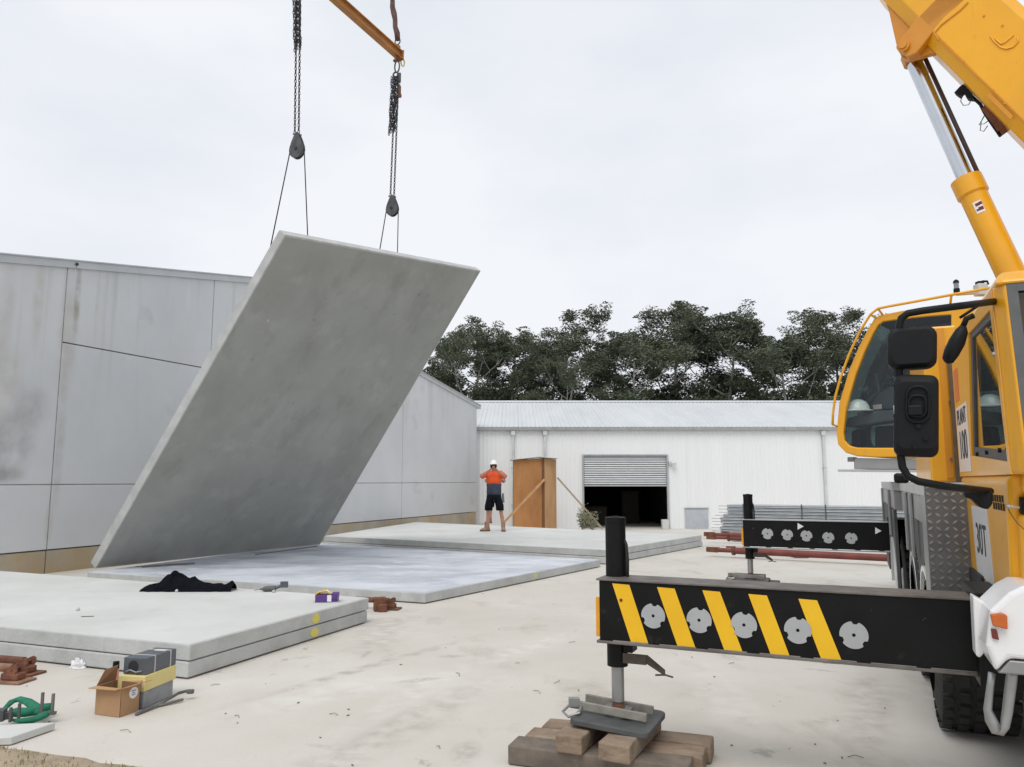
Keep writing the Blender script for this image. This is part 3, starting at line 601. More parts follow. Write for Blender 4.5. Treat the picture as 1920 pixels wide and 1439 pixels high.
# ================================================================== THE CRANE
CA = Vector((math.cos(R(66)), math.sin(R(66)), 0)); CL = Vector((CA.y, -CA.x, 0)); CO = Vector((.67, 5.1, 0)) + CL * 2
def T(u, v, z): return CO + CA * u + CL * v + Vector((0, 0, z))
def tu(x, y, u): return onplane(x, y, T(u, 0, 0), CA)      # pixel on a cross plane of the carrier
def tv(x, y, v): return onplane(x, y, T(0, v, 0), CL)      # pixel on a side plane of the carrier
def tbox(m, u0, u1, v0, v1, z0, z1):
    return m.hexa([T(u0, v0, z0), T(u0, v1, z0), T(u1, v1, z0), T(u1, v0, z0), T(u0, v0, z1), T(u0, v1, z1), T(u1, v1, z1), T(u1, v0, z1)])
crane = thing('mobile_crane', T(4, 1.2, 0), 'yellow mobile crane with black outriggers and raised boom', 'crane')
def outrigger(uo, vo, ztop_, zbot, zcyl, stripes, discs, rd, worn, foot_z, tris=()):
    """one extended beam with its jack; uo, vo: jack axis"""
    uf = uo - .17; vend = .6
    b = MB(); tbox(b, uf, uo + .075, vo + .014, vend, zbot + .012, ztop_ - .012); bo = b.build('outrigger_beam', M_black, crane)
    b = MB(); tbox(b, uf - .012, uo + .085, vo - .004, vend, ztop_ - .012, ztop_); b.build('flange_plate', worn, bo, bevel=.003); b = MB(); tbox(b, uf - .014, uo + .085, vo - .004, vend, zbot - .004, zbot + .012); b.build('flange_plate', worn, bo, bevel=.003)
    for q in stripes:
        MB().prism([tu(x, y, uf) for x, y in q], -CA * .0025).build('hazard_stripe', M_sty, bo)
    for (x, y) in discs:
        c = tu(x, y, uf) - CA * .0035; r_ = rd; pts = []; inn = []; k = 48
        for i in range(k):
            an = 2 * math.pi * i / k + math.pi / 2; d3 = ((i + 2) % 16)
            rr = r_ * .80 if d3 < 3 else r_
            pts.append(c + CL * (rr * math.cos(an)) + Vector((0, 0, rr * math.sin(an)))); inn.append(c + CL * (r_ * .13 * math.cos(an)) + Vector((0, 0, r_ * .13 * math.sin(an))))
        MB().ring(pts, inn, -CA * .003).build('notched_disc', M_disc, bo)
    for q in tris: MB().prism([tu(x, y, uf) for x, y in q], -CA * .003).build('arrow_mark', M_white, bo)
    b = MB(); tbox(b, uf + .012, uf + .026, vo - .014, vo + .013, zbot + .03, zbot + .27); b.build('amber_reflector', mat('amber_reflector', (.85, .38, .02), None, 8, .35), bo)
    for i in range(9):
        vv = vo + .10 + i * .29; b = MB(); b.tube([T(uf - .001, vv, zbot + .013), T(uf - .001, vv + .22, zbot + .013)], .006, 6); b.build('weld_bead', worn, bo)
    b = MB(); p_ = T(uf, vo + .155, ztop_ - .125); b.tube([p_, p_ - CA * .006], .010, 10); b.build('marker_stud', M_redl, bo)
    j = MB(); j.tube([T(uo, vo + .075, zbot - .17), T(uo, vo + .075, zcyl - .006)], .066, 24); jo = j.build('jack_tube', M_black, crane, smooth='auto')
    m = MB(); m.tube([T(uo, vo + .075, zcyl - .035), T(uo, vo + .075, zcyl)], .0685, 24); m.tube([T(uo, vo + .075, zcyl), T(uo, vo + .075, zcyl + .006)], .03, 12); m.build('jack_cap', M_black, jo, bevel=.003)
    m = MB(); m.tube([T(uo - .02, vo + .155, ztop_ - .02), T(uo - .02, vo + .158, ztop_ + .10), T(uo - .01, vo + .148, ztop_ + .2), T(uo, vo + .12, ztop_ + .26)], .011, 8); m.build('hydraulic_hose', M_rubber, jo, smooth=True)
    m = MB(); tbox(m, uo - .06, uo + .06, vo + .13, vo + .19, zbot - .075, zbot + .0); m.build('jack_bracket', M_black, jo, bevel=.004)
    p = T(uo - .05, vo + .14, zbot - .11); m = MB(); m.box(p + CL * .06, (.15, .012, .06), math.atan2(CL.y, CL.x))
    m.prism([p + CL * .12 + Vector((0, 0, .02)), p + CL * .14 + Vector((0, 0, .03)), p + CL * .25 + Vector((0, 0, -.05)), p + CL * .25 + Vector((0, 0, -.085)), p + CL * .13 + Vector((0, 0, -.02))], CA * .01)
    m.tube([p + CL * .19 + Vector((0, 0, -.085)), p + CL * .25 + Vector((0, 0, -.078)), p + CL * .30 + Vector((0, 0, -.088))], .006, 5); m.build('locking_catch', mat('brown_steel', (.11, .085, .065), (.06, .048, .04), 9, .7), jo)
    m = MB(); m.tube([T(uo, vo + .075, foot_z + .07), T(uo, vo + .075, zbot - .16)], .040, 20); m.build('jack_rod', M_alu, crane, smooth='auto')
    m = MB(); m.tube([T(uo, vo + .075, foot_z + .015), T(uo, vo + .075, foot_z + .075)], [.05, .03], 14); m.build('rod_ball', M_rust, crane, smooth='auto')
    return bo
ST = [[(1148, 1094), (1180, 1097), (1216, 1208), (1184, 1206)], [(1232, 1101), (1265, 1104), (1305, 1218), (1272, 1216)], [(1317, 1107), (1350, 1110), (1394, 1227), (1360, 1224)], [(1403, 1114), (1438, 1117), (1483, 1237), (1448, 1235)], [(1497, 1123), (1532, 1126), (1581, 1246), (1543, 1244)]]
outrigger(0, -2.07, 1.130, .742, 1.505, ST, [(1225, 1155), (1311, 1163), (1395, 1172), (1496, 1182), (1601, 1191)], .0735, M_worn, .285)
outrigger(6.886, -2.09, 1.190, .790, 1.545, [], [(1439, 1001), (1476, 1003), (1512, 1005), (1553, 1008.5), (1596, 1009.5)], 0.077, M_alu, .35, [[(1495.5, 981), (1507, 987.5), (1495.5, 993.5)], [(1641, 989), (1653, 996), (1641, 1002)]])
def float_pad(uo, vo, z, tilt, lab):
    c = T(uo, vo, z)
    o = thing('outrigger_float', c, lab, 'foot plate', 'outrigger feet')
    M3 = Matrix((CL, CA, Vector((0, 0, 1)))).transposed().to_3x3() @ Matrix.Rotation(tilt, 3, 'Y')
    k = 20; pts = []
    for sx_, sy_, a0 in ((1, 1, 0), (-1, 1, 90), (-1, -1, 180), (1, -1, 270)):
        for i in range(5):
            an = R(a0 + 90 * i / 4); pts.append(c + M3 @ Vector((sx_ * .20 + .05 * math.cos(an), sy_ * .20 + .05 * math.sin(an), 0)))
    MB().prism(pts, M3 @ Vector((0, 0, .035))).build('base_plate', M_dgrey if True else M_grey, o, bevel=.006)
    m = MB()
    for s_, L0, L1 in ((-.085, -.30, .20), (.085, -.25, .20)):
        m.hexa([c + M3 @ Vector(q) for q in ((L0, s_ - .012, .05), (L1, s_ - .012, .05), (L1, s_ + .012, .05), (L0, s_ + .012, .05), (L0, s_ - .012, .10), (L1, s_ - .012, .10), (L1, s_ + .012, .10), (L0, s_ + .012, .10))])
    m.build('carry_rail', mat('dusty_rail', (.32, .30, .265), (.20, .185, .16), 9, .7, .2), o, bevel=.004)
    m = MB(); m.tube([c + M3 @ Vector((0, 0, .03)), c + M3 @ Vector((0, 0, .085))], .085, 18); m.build('ball_socket', M_steel, o, smooth='auto')
    m = MB(); m.tube([c + M3 @ Vector(q) for q in ((-.28, -.09, .09), (-.33, -.13, .03), (-.27, -.19, .025), (-.21, -.16, .05), (-.22, -.09, .08))], .009, 7); m.box(c + M3 @ Vector((-.27, -.09, .09)), (.07, .05, .05)); m.build('pull_handle', M_alu, o)
    return o
float_pad(0, -1.995, .235, R(3.5), 'dark square foot plate of the striped outrigger on timber blocks')
float_pad(6.886, -2.015, .30, 0, 'foot plate of the plain black outrigger with white arrows')
# timber packing under the near foot
def block(c, L, w_, h, ang, m, label, tilt=0.0):
    b = MB(); Mx = Matrix.Rotation(ang, 3, 'Z') @ Matrix.Rotation(tilt, 3, 'Y'); nseg = 7; vs_ = []
    for i in range(nseg + 1):
        x = -L / 2 + L * i / nseg
        for y, z in ((-1, 0), (1, 0), (1, 1), (-1, 1)):
            j_ = .006 * noise.noise(Vector((x * 6 + c[0] * 9, y * 3 + z * 5, c[1] * 7)))
            vs_.append(Vector(c) + Mx @ Vector((x + (.5 * j_ if i in (0, nseg) else 0), y * w_ / 2 + j_, z * h + (j_ if z else 0))))
    fs = [(i * 4 + k, i * 4 + (k + 1) % 4, (i + 1) * 4 + (k + 1) % 4, (i + 1) * 4 + k) for i in range(nseg) for k in range(4)] + [(0, 3, 2, 1), tuple(nseg * 4 + k for k in range(4))]
    b.add(vs_, fs); return tag(b.build('timber_block', m, bevel=.010), label, 'timber block', 'timber packing under the striped outrigger')
aL = math.atan2(CL.y, CL.x) + R(4)
cj = T(0, -1.995, 0)
def off(u, v, z): return cj + CA * u + CL * v + Vector((0, 0, z))
block(off(-.235, -.06, .004), 1.10, .20, .115, aL, M_timberg, 'dark weathered beam at the open front edge of the timber packing')
block(off(-.02, -.03, .004), 1.12, .20, .112, aL, M_timber, 'middle long timber of the packing under the outrigger foot')
block(off(.20, -.01, .004), 1.10, .20, .112, aL, M_timber, 'long ground timber farthest from the dirt verge in the packing')
block(off(-.07, -.20, .121), .62, .17, .105, aL + R(86), M_timber, 'short upper timber left under the foot plate')
block(off(-.06, .10, .121), .70, .19, .105, aL + R(84), M_timber, 'short upper timber under the foot plate by the crane')
blk2 = MB(); blk2.box(T(6.886, -2.015, .152), (.75, .6, .292), math.atan2(CL.y, CL.x)); tag(blk2.build('timber_mat', M_timberg, bevel=.012), 'flat timber mat under the plain black outrigger', 'timber mat')
# --- carrier
m = MB(); tbox(m, .35, 10.2, .25, 2.35, .62, 1.30); tbox(m, -.55, .35, .35, 2.2, .60, 1.05); m.build('chassis', M_dgrey, crane, bevel=.02)
m = MB(); tbox(m, -.27, .27, -.02, 2.6, .70, 1.17); m.build('outrigger_box', M_black, crane, bevel=.01)
m = MB(); tbox(m, 6.6, 7.17, -.1, 2.7, .70, 1.23); m.build('outrigger_box', M_black, crane, bevel=.01)
m = MB(); tbox(m, 1.05, 4.38, -.13, 2.62, 1.635, 1.725); m.build('deck_rail', M_lgrey, crane, bevel=.008)
m = MB(); tbox(m, 4.39, 8.3, -.20, 2.66, 1.635, 1.728); m.build('deck_rail', M_lgrey, crane, bevel=.008)
for k, (u0, u1) in enumerate(((1.42, 2.55), (2.6, 4.4), (4.45, 7.4))):
    m = MB(); tbox(m, u0, u1 + (.8 if k == 2 else 0), -.115 - (.07 if k == 2 else 0), .3, 1.43, 1.633); m.build('side_panel', M_alu, crane, bevel=.008)
for u in (2.5, 3.3, 5.4, 8.15):
    m = MB(); tbox(m, u - .04, u + .04, -.145 - (.07 if u > 4 else 0), -.118 - (.07 if u > 4 else 0), 1.10, 1.633); m.build('side_post', M_alu, crane, bevel=.006)
def arch_panel(u0, u1, uc, r_, z0, z1, v):
    pts = [(u0, z0)]
    pts += [(uc + r_ * math.cos(t), z0 + .0 + r_ * math.sin(t) * 1.0) for t in [math.pi - math.pi * i / 16 for i in range(17)]]
    pts += [(u1, z0), (u1, z1), (u0, z1)]
    m = MB(); m.prism([T(a_, v, b_) for a_, b_ in pts], CL * .03); go = m.build('wheel_guard', M_dgrey, crane)
    e = MB(); arc = [(uc + r_ * math.cos(t), z0 + r_ * math.sin(t)) for t in [math.pi - math.pi * i / 20 for i in range(21)]]
    o_ = [T(a_, v - .022, b_) for a_, b_ in arc]; i_ = [T(uc + (a_ - uc) * .93, v - .022, z0 + (b_ - z0) * .93) for a_, b_ in arc]
    e.prism(o_ + i_[::-1], CL * .05); e.build('arch_trim', M_white, go)
for uc, w0 in ((1.95, .60), (3.35, .70), (5.35, .70)):
    arch_panel(uc - w0 + .015, uc + .70, uc, .565, .52, 1.425, -.085 if uc < 4 else -.185)
m = MB(); tbox(m, 6.06, 6.58, -.185, -.12, .52, 1.425); tbox(m, 7.2, 8.3, -.185, -.12, .52, 1.425); tbox(m, 6.58, 7.2, -.185, -.12, 1.245, 1.425); m.build('side_skirt', M_dgrey, crane, bevel=.006)
def tyre(uc, v0, wd=.50, r_=.60):
    c = T(uc, v0, r_); o = MB(); n_ = 40; prof = [(0, .62), (.02, .80), (.035, .92), (.07, .985), (.14, 1.0), (wd - .14, 1.0), (wd - .07, .985), (wd - .035, .92), (wd - .02, .80), (wd, .62)]
    vs_ = [c + CL * a_ + CA * (r_ * b_ * math.cos(2 * math.pi * k / n_)) + Vector((0, 0, r_ * b_ * math.sin(2 * math.pi * k / n_))) for a_, b_ in prof for k in range(n_)]
    o.add(vs_, [(i * n_ + k, i * n_ + (k + 1) % n_, (i + 1) * n_ + (k + 1) % n_, (i + 1) * n_ + k) for i in range(len(prof) - 1) for k in range(n_)])
    w_ = o.build('wheel', M_rubber, crane, smooth='auto')
    b = MB(); nt_ = 34                                     # tread lugs, staggered in five rows
    for k in range(nt_):
        for row in range(5):
            an = 2 * math.pi * (k + .5 * (row % 2)) / nt_; d = CA * math.cos(an) + Vector((0, 0, math.sin(an))); tgt = CA * -math.sin(an) + Vector((0, 0, math.cos(an)))
            cc_ = c + CL * (.055 + (wd - .11) * row / 4) + d * (r_ * (1.0 if 0 < row < 4 else .985) + .004)
            Mx = Matrix((CL, tgt, d)).transposed(); b.box(cc_, (.062, .068, .026), M=Mx)
    b.build('tread_lug', M_rubber, w_)
    h = MB(); h.tube([c + CL * .05, c + CL * .10], r_ * .62, 28); h.tube([c + CL * .0, c + CL * .06], [r_ * .2, r_ * .3], 16); h.build('rim', M_alu, w_, smooth='auto')
for uc in (1.64, 3.25, 5.35): tyre(uc, -.115)
for uc in (1.64, 3.25, 5.35): tyre(uc, 2.05)
# front-facing tread-plate guard beside the cab: sheet with raised lozenges
gp = MB(); gp.prism([T(1.0, -.125, .80), T(1.0, .20, .80), T(1.0, .20, 1.715), T(1.0, -.125, 1.715)], CA * .02); go = gp.build('tread_plate', mat('tread_plate_grey', (.20, .20, .20), (.13, .13, .128), 4, .45, .6), crane, bevel=.004)
gp = MB(); tbox(gp, 1.02, 1.40, -.125, -.11, .80, 1.715); gp.build('tread_plate_return', M_alu, crane)
lz = MB()
for r_ in range(20):
    for c_ in range(7):
        v = -.105 + c_ * .049; z = .825 + r_ * .046; an = R(38 if (r_ + c_) % 2 else -38)
        p = T(.9985, v, z); dx_ = CL * math.cos(an) + Vector((0, 0, math.sin(an))); dy_ = CL * -math.sin(an) + Vector((0, 0, math.cos(an)))
        lz.prism([p - dx_ * .021, p - dy_ * .008, p + dx_ * .021, p + dy_ * .008], -CA * .004)
tag(lz.build('raised_lozenge', mat('bright_lozenge', (.40, .40, .395), (.26, .26, .255), 5, .4, .7), go), kind='stuff')
m = MB(); tbox(m, .45, .98, .10, .24, .60, 1.18); m.build('mud_flap', M_rubber, crane, bevel=.01)
# yellow box behind the cab
m = MB(); tbox(m, 1.60, 3.1, -.035, .20, 1.73, 2.90); yb = m.build('intake_housing', M_yellow, crane, bevel=.015)
m = MB(); tbox(m, 1.585, 1.60, .07, .115, 1.76, 2.88); m.build('hinge_strip', M_orange, yb)
for px, py in ((1781, 752), (1783, 861)):
    p = tu(px, py, 1.585); m = MB(); m.tube([p, p - CA * .02], .010, 8); m.build('bolt', M_worn, yb)
m = MB(); tbox(m, 1.55, 1.62, .125, .185, 1.74, 2.75); m.build('shaded_gap_strip', mat('brown_grey_gap_shade', (.16, .11, .075), (.11, .08, .055), 12, .8), yb)  # brown-grey strip puts the shade of the gap beside the cab into colour
# --- carrier cab: lower body, side frame, pillar, windscreen frame, roof
VS = .12
m = MB(); m.prism([T(-.45, VS, 1.19), T(1.25, VS, 1.02), T(1.25, VS, 1.775), T(-.60, VS, 1.775), T(-.50, VS, 1.55)], CL * 2.25); cabo = m.build('driver_cab_body', M_yellow, crane, bevel=.035, seg=4)
m = MB(); tbox(m, -.66, -.40, .17, 2.35, 1.665, 1.80); m.build('cab_cowl', M_yellow, crane, bevel=.045, seg=4)
m = MB(); tbox(m, -.585, -.45, .155, 2.3, 1.16, 1.585); m.build('front_panel', M_yellow, crane, bevel=.03, seg=3)
gr = MB(); tbox(gr, -.575, -.46, .165, 2.3, 1.587, 1.663); gr.build('grille_recess', M_black, cabo)
ck = MB()
for i in range(18):
    for j in range(2):
        if (i + j) % 2 == 0: tbox(ck, -.5785, -.574, .215 + i * .062, .215 + i * .062 + .060, 1.590 + j * .036, 1.590 + j * .036 + .035)
ck.build('check_strip', M_sty, cabo)
sl_ = MB()
for i in range(5):
    u = -.44 + i * .075
    for j in range(2): tbox(sl_, u + .02 * j, u + .035 + .02 * j, VS - .004, VS + .01, 1.592 + .04 * j, 1.628 + .04 * j)
sl_.build('vent_slot', M_dark, cabo)
outer = [(1.28, 1.77), (-.68, 1.77), (-.54, 2.68), (1.28, 2.68)]; inner = [(.62, 1.895), (-.615, 1.83), (-.46, 2.60), (.36, 2.62)]
m = MB(); m.ring([T(a_, VS, b_) for a_, b_ in outer], [T(a_, VS, b_) for a_, b_ in inner], CL * .06); so_ = m.build('cab_side', M_yellow, crane)
i2 = [(.54, 1.945), (-.55, 1.885), (-.42, 2.565), (.31, 2.585)]
m = MB(); m.ring([T(a_, VS + .012, b_) for a_, b_ in inner], [T(a_, VS + .012, b_) for a_, b_ in i2], CL * .03); m.build('window_seal', mat('grey_seal', (.085, .08, .085), None, 9, .6), so_)
m = MB(); m.sheet([T(a_, VS + .022, b_) for a_, b_ in i2]); m.build('window_pane', M_glass, so_)
for u in (.42, .05, -.38):
    m = MB(); p = T(u, VS - .002, 1.90 - .03 * (.42 - u) * .3); m.tube([p, p + CL * .015], .012, 8); m.build('window_clip', M_black, so_)
# corner pillar (chamfer between side and front)
m = MB(); m.hexa([T(-.68, VS, 1.77), T(-.82, .165, 1.77), T(-.74, .26, 1.77), T(-.60, .22, 1.77), T(-.54, VS, 2.70), T(-.64, .165, 2.70), T(-.58, .26, 2.70), T(-.46, .22, 2.70)]); m.build('corner_pillar', M_yellow, crane, bevel=.02, seg=3)
def fw(v, t): return T(-.81 + .175 * t, v, 1.80 + .90 * t)
m = MB(); m.ring([fw(.17, 0), fw(2.35, 0), fw(2.35, 1), fw(.17, 1)], [fw(.215, .045), fw(2.30, .045), fw(2.30, .94), fw(.215, .94)], CA * .05); wf = m.build('windscreen_frame', M_dgrey, crane)
m = MB(); m.sheet([fw(.215, .045) + CA * .015, fw(2.30, .045) + CA * .015, fw(2.30, .94) + CA * .015, fw(.215, .94) + CA * .015]); m.build('windscreen_pane', M_dglass, wf)
m = MB(); m.hexa([T(-.66, VS - .005, 2.685), T(-.66, 2.38, 2.685), T(1.28, 2.38, 2.685), T(1.28, VS - .005, 2.685), T(-.58, VS + .04, 2.765), T(-.58, 2.33, 2.765), T(1.2, 2.33, 2.765), T(1.2, VS + .04, 2.765)]); m.build('cab_roof', M_yellow, crane, bevel=.03, seg=3)
m = MB(); tbox(m, 1.22, 1.28, VS + .06, 2.35, 1.77, 2.68); m.build('cab_back', M_dgrey, crane)
m = MB(); tbox(m, -.1, .5, .55, 1.0, 1.60, 1.95); tbox(m, .4, .55, .55, 1.0, 1.95, 2.5); m.build('driver_seat', M_black, crane, bevel=.05)
m = MB(); m.torus(T(-.35, .80, 2.02), .2, .018, T(-1, 0, 1.2) - T(0, 0, 0), 20, 6); m.build('steering_wheel', M_plastic, crane, smooth=True)
# decals on the side: vertical plates with worn black lettering
def side_decal(u0, u1, z0, z1, lean, txts, par, v):
    m = MB(); m.prism([T(u0, v - .003, z0), T(u1, v - .003, z0), T(u1 + lean, v - .003, z1), T(u0 + lean, v - .003, z1)], CL * .002); d = m.build('decal', M_white, par)
    for body, size, fu, fz in txts:
        text(body, 'decal_lettering', size, basis(T(u0 + (u1 - u0) * fu + lean * fz, v - .0045, z0 + (z1 - z0) * fz), -CA, (0, 0, 1)), M_txt, d)
side_decal(1.22, .66, 1.80, 2.24, .0, [('PLANT', .15, .5, .82), ('100', .27, .5, .38)], so_, VS)
side_decal(.72, .08, 1.17, 1.585, .06, [('30T', .26, .5, .52)], cabo, VS - .0)
m = MB(); tbox(m, 1.0, 1.2, VS - .003, VS, 2.28, 2.5); m.build('warning_sticker', mat('orange_sticker', (.70, .16, .03), None, 8, .5), so_)
# roof lamp
m = MB(); p = tu(1895, 525, -.45); m.box(p + CA * .05, (.085, .10, .045), math.atan2(CL.y, CL.x)); lo_ = m.build('roof_lamp', mat('lamp_housing', (.62, .62, .60), None, 8, .4), crane, bevel=.012)
m = MB(); m.box(p - CA * .003, (.06, .012, .03), math.atan2(CL.y, CL.x)); m.build('lamp_lens', M_white, lo_)
# --- bumper, lamps, tow step
pv = lambda q, u: tu(q[0], q[1], u)
fp = [pv(q, -.86) for q in ((1857, 1146), (1892, 1113), (1918, 1100))]
fp += [T(-.86, 2.5, fp[2].z + .02), T(-.86, 2.5, .90)] + [pv(q, -.86) for q in ((1893, 1236), (1868, 1262), (1849, 1212))]
m = MB(); m.prism(fp, CA * .40); bu = m.build('bumper', M_white, crane, bevel=.022, seg=3)
m = MB(); m.prism([pv(q, -.60) for q in ((1824, 1117), (1866, 1140), (1856, 1212), (1838, 1235), (1830, 1230))], CA * .12); m.build('bumper_wing', M_white, bu, bevel=.012, seg=3)
lp_ = [pv((1893, 1237), -.855), T(-.855, 2.4, .895), T(-.70, 2.4, .80), T(-.70, .15, .80), pv((1870, 1264), -.85)]
m = MB(); m.prism([pv((1871, 1263), -.845), pv((1893, 1238), -.845), T(-.845, 2.4, pv((1893, 1238), -.845).z), T(-.845, 2.4, pv((1900, 1264), -.845).z)], CA * .34); m.build('bumper_shade_wedge', M_alu, bu, bevel=.008)  # grey wedge puts the shade under the white bumper into the colour
a0, a1 = pv((1855, 1150), -.865), pv((1887, 1177), -.865)
m = MB(); m.prism([pv(q, -.862) for q in ((1855, 1151), (1878, 1148), (1887, 1153), (1888, 1179), (1860, 1172))], -CA * .03); m.build('indicator_lamp', M_orl, bu, bevel=.006)
m = MB(); m.prism([pv(q, -.862) for q in ((1857, 1178), (1868, 1180), (1873, 1200), (1860, 1197))], -CA * .012); m.build('side_marker_lamp', M_redl, bu, bevel=.003)
m = MB(); m.tube([pv(q, -.72) for q in ((1860, 1262), (1857, 1285), (1852, 1330), (1858, 1350), (1869, 1370), (1876, 1373), (1884, 1362), (1889, 1335), (1897, 1270), (1898, 1255))], [.016, .016, .018, .026, .026, .02, .020, .022, .024, .024], 10); m.build('tow_step', M_alu, crane, smooth=True)
# --- mirrors on the near corner of the cab
m = MB(); pth = [(1850, 566), (1800, 574), (1730, 583), (1702, 588), (1690, 597), (1686, 612), (1685, 660), (1686, 760), (1688, 850), (1692, 876), (1702, 893), (1722, 903), (1770, 912), (1842, 926)]
m.tube([T(-.56, .13, 2.62)] + [pv(q, -.90) for q in pth[1:-1]] + [T(-.55, .05, 1.69)], .0175, 10); ar = m.build('mirror_arm', M_plastic, crane, smooth=True)
def mirror(poly, th, name, inset=.012):
    pts = [pv(q, -.93) for q in poly]; c_ = sum(pts, Vector()) / len(pts); m = MB(); n_ = len(pts)
    L = [[p for p in pts], [c_ + (p - c_) * 1.03 + CA * th * .35 for p in pts], [c_ + (p - c_) * .98 + CA * th for p in pts]]
    front = [c_ + (p - c_) * .82 - CA * .025 for p in pts]
    vs_ = front + L[0] + L[1] + L[2]; fs = [tuple(range(n_))[::-1], tuple(range(3 * n_, 4 * n_))]
    for r_ in range(3): fs += [(r_ * n_ + i, r_ * n_ + (i + 1) % n_, (r_ + 1) * n_ + (i + 1) % n_, (r_ + 1) * n_ + i) for i in range(n_)]
    m.add(vs_, fs); o = m.build(name, M_plastic, crane, smooth='auto', bevel=.006)
    g = MB(); g.prism([c_ + (p - c_) * .9 + CA * (th + .001) for p in pts], CA * .003); g.build('mirror_glass', M_chrome, o)
    return o
def rr(x0, y0, x1, y1, r_, sk=0):
    out = []
    for cx, cy, a0 in ((x1 - r_, y1 - r_, 0), (x0 + r_, y1 - r_, 90), (x0 + r_, y0 + r_, 180), (x1 - r_, y0 + r_, 270)):
        for i in range(5):
            an = R(a0 + 22.5 * i); out.append((cx + r_ * math.cos(an), cy + r_ * math.sin(an) + sk * (cx - (x0 + x1) / 2) / (x1 - x0)))
    return out
mirror(rr(1665, 614, 1757, 690, 17, -6), .11, 'wide_mirror')
mo = mirror(rr(1677, 704, 1760, 855, 15, 2), .07, 'main_mirror')
for poly in (rr(1700, 725, 1742, 792, 18), rr(1704, 742, 1736, 782, 12)):
    m = MB(); pts = [pv(q, -.965) for q in poly]; m.tube(pts + [pts[0]], .006, 6, caps=False); m.build('bracket_ring', M_plastic, mo)
for (x, y) in ((1735, 822), (1715, 838), (1722, 800)):
    m = MB(); p = pv((x, y), -.955); m.tube([p, p - CA * .014], .011, 8); m.build('bolt_cap', M_plastic, mo)
m = MB(); m.box(pv((1716, 770), -.965), (.06, .03, .05), math.atan2(CL.y, CL.x)); m.build('mirror_bracket', M_plastic, mo, bevel=.008)
for y in (726, 782, 833):
    p = pv((1686, y), -.905); m = MB(); m.box(p, (.05, .05, .03), math.atan2(CL.y, CL.x)); m.build('arm_clamp', M_plastic, ar, bevel=.008)
m = MB(); m.prism([pv(q, -.9205) for q in ((1675, 761), (1683, 760), (1685, 786), (1677, 787))], -CA * .001); m.build('mirror_label', M_white, ar)
m = MB(); m.prism([pv(q, -.60) for q in ((1808, 922), (1830, 913), (1852, 914), (1862, 924), (1862, 946), (1852, 957), (1836, 950), (1822, 936), (1808, 932))], CA * .10); m.build('arm_mount', M_plastic, crane, bevel=.015, seg=3)
m = MB(); m.tube([pv(q, -.62) for q in ((1806, 612), (1803, 622), (1794, 642), (1784, 662), (1777, 676), (1773, 680))], [.015, .030, .038, .036, .028, .012], 14); m.build('kerb_mirror', M_plastic, crane, smooth=True)
m = MB(); m.tube([pv(q, -.60) for q in ((1826, 592), (1812, 598), (1805, 614))], .014, 8); m.tube([pv((1800, 596), -.6), pv((1832, 575), -.58)], .008, 6); m.build('kerb_mirror_arm', M_plastic, crane, smooth=True)
m = MB(); p = pv((1690, 897), 1.5); m.box(p, (.10, .06, .075), math.atan2(CL.y, CL.x)); m.build('deck_lamp', M_plastic, crane, bevel=.02)
m = MB(); p = pv((1888, 950), -.62); m.tube([p, p + CL * .012], .012, 10); m.tube([p, p + CL * .05 - Vector((0, 0, .004))], .006, 6); m.build('hitch_pin', M_alu, crane)
m = MB(); m.tube([pv(q, -.60) for q in ((1890, 955), (1898, 968), (1908, 982), (1922, 994))], .0022, 5); m.build('pin_cord', M_rust, crane)

# --- superstructure, slewed towards the slabs
SBv = Vector((math.cos(R(138)), math.sin(R(138)), 0)); SCv = Vector((SBv.y, -SBv.x, 0)); SQ = Vector((3.87, 8.2, 0))
def sp(x, y, off_=0.0): return onplane(x, y, SQ + SCv * off_, SCv)
def S(s, off_, z): return SQ + SBv * s + SCv * off_ + Vector((0, 0, z))
cen_s = T(4.6, 1.25, 0)
m = MB(); m.tube([cen_s + Vector((0, 0, 1.3)), cen_s + Vector((0, 0, 1.86))], .72, 32); m.build('slew_ring', M_grey, crane, smooth='auto')
m = MB(); m.hexa([S(-.9, .9, 1.88), S(-.9, 2.3, 1.88), S(-4.4, 2.3, 1.88), S(-4.4, .35, 1.88), S(-.9, .9, 2.25), S(-.9, 2.3, 2.25), S(-4.4, 2.3, 2.75), S(-4.4, .35, 2.75)]); m.build('superstructure_frame', M_yellow, crane, bevel=.03)
OUT = [(1795, 862), (1735, 860), (1683, 858), (1640, 858), (1607, 856), (1585, 849), (1571, 834), (1568, 814), (1573, 757), (1592, 693), (1608, 655), (1627, 617), (1638, 599), (1650, 591), (1690, 583), (1740, 576), (1834, 562)]
INN = [(1782, 842), (1735, 841), (1683, 840), (1640, 840), (1606, 839.5), (1592, 836), (1583, 826), (1581, 812), (1586, 765), (1604, 703), (1620, 661), (1637, 625), (1646, 610), (1655, 603), (1690, 598), (1740, 593), (1783, 590)]
o3, i3 = [sp(*q) for q in OUT], [sp(*q) for q in INN]
CW = .92
m = MB(); m.ring(o3, i3, SCv * .07); oc = m.build('operator_cab_side', M_yellow, crane, bevel=.014, seg=3)
m = MB(); m.ring([p + SCv * (CW - .07) for p in o3], [p + SCv * (CW - .07) for p in i3], SCv * .07); m.build('operator_cab_far_side', M_dgrey, crane)  # far frame in dark grey, shade inside the cab put into its colour
m = MB(); m.sheet([p + SCv * .03 for p in i3]); m.build('cab_side_pane', M_glass, oc)
m = MB(); m.sheet([p + SCv * (CW - .04) for p in i3]); m.build('cab_far_pane', M_fglass, oc)
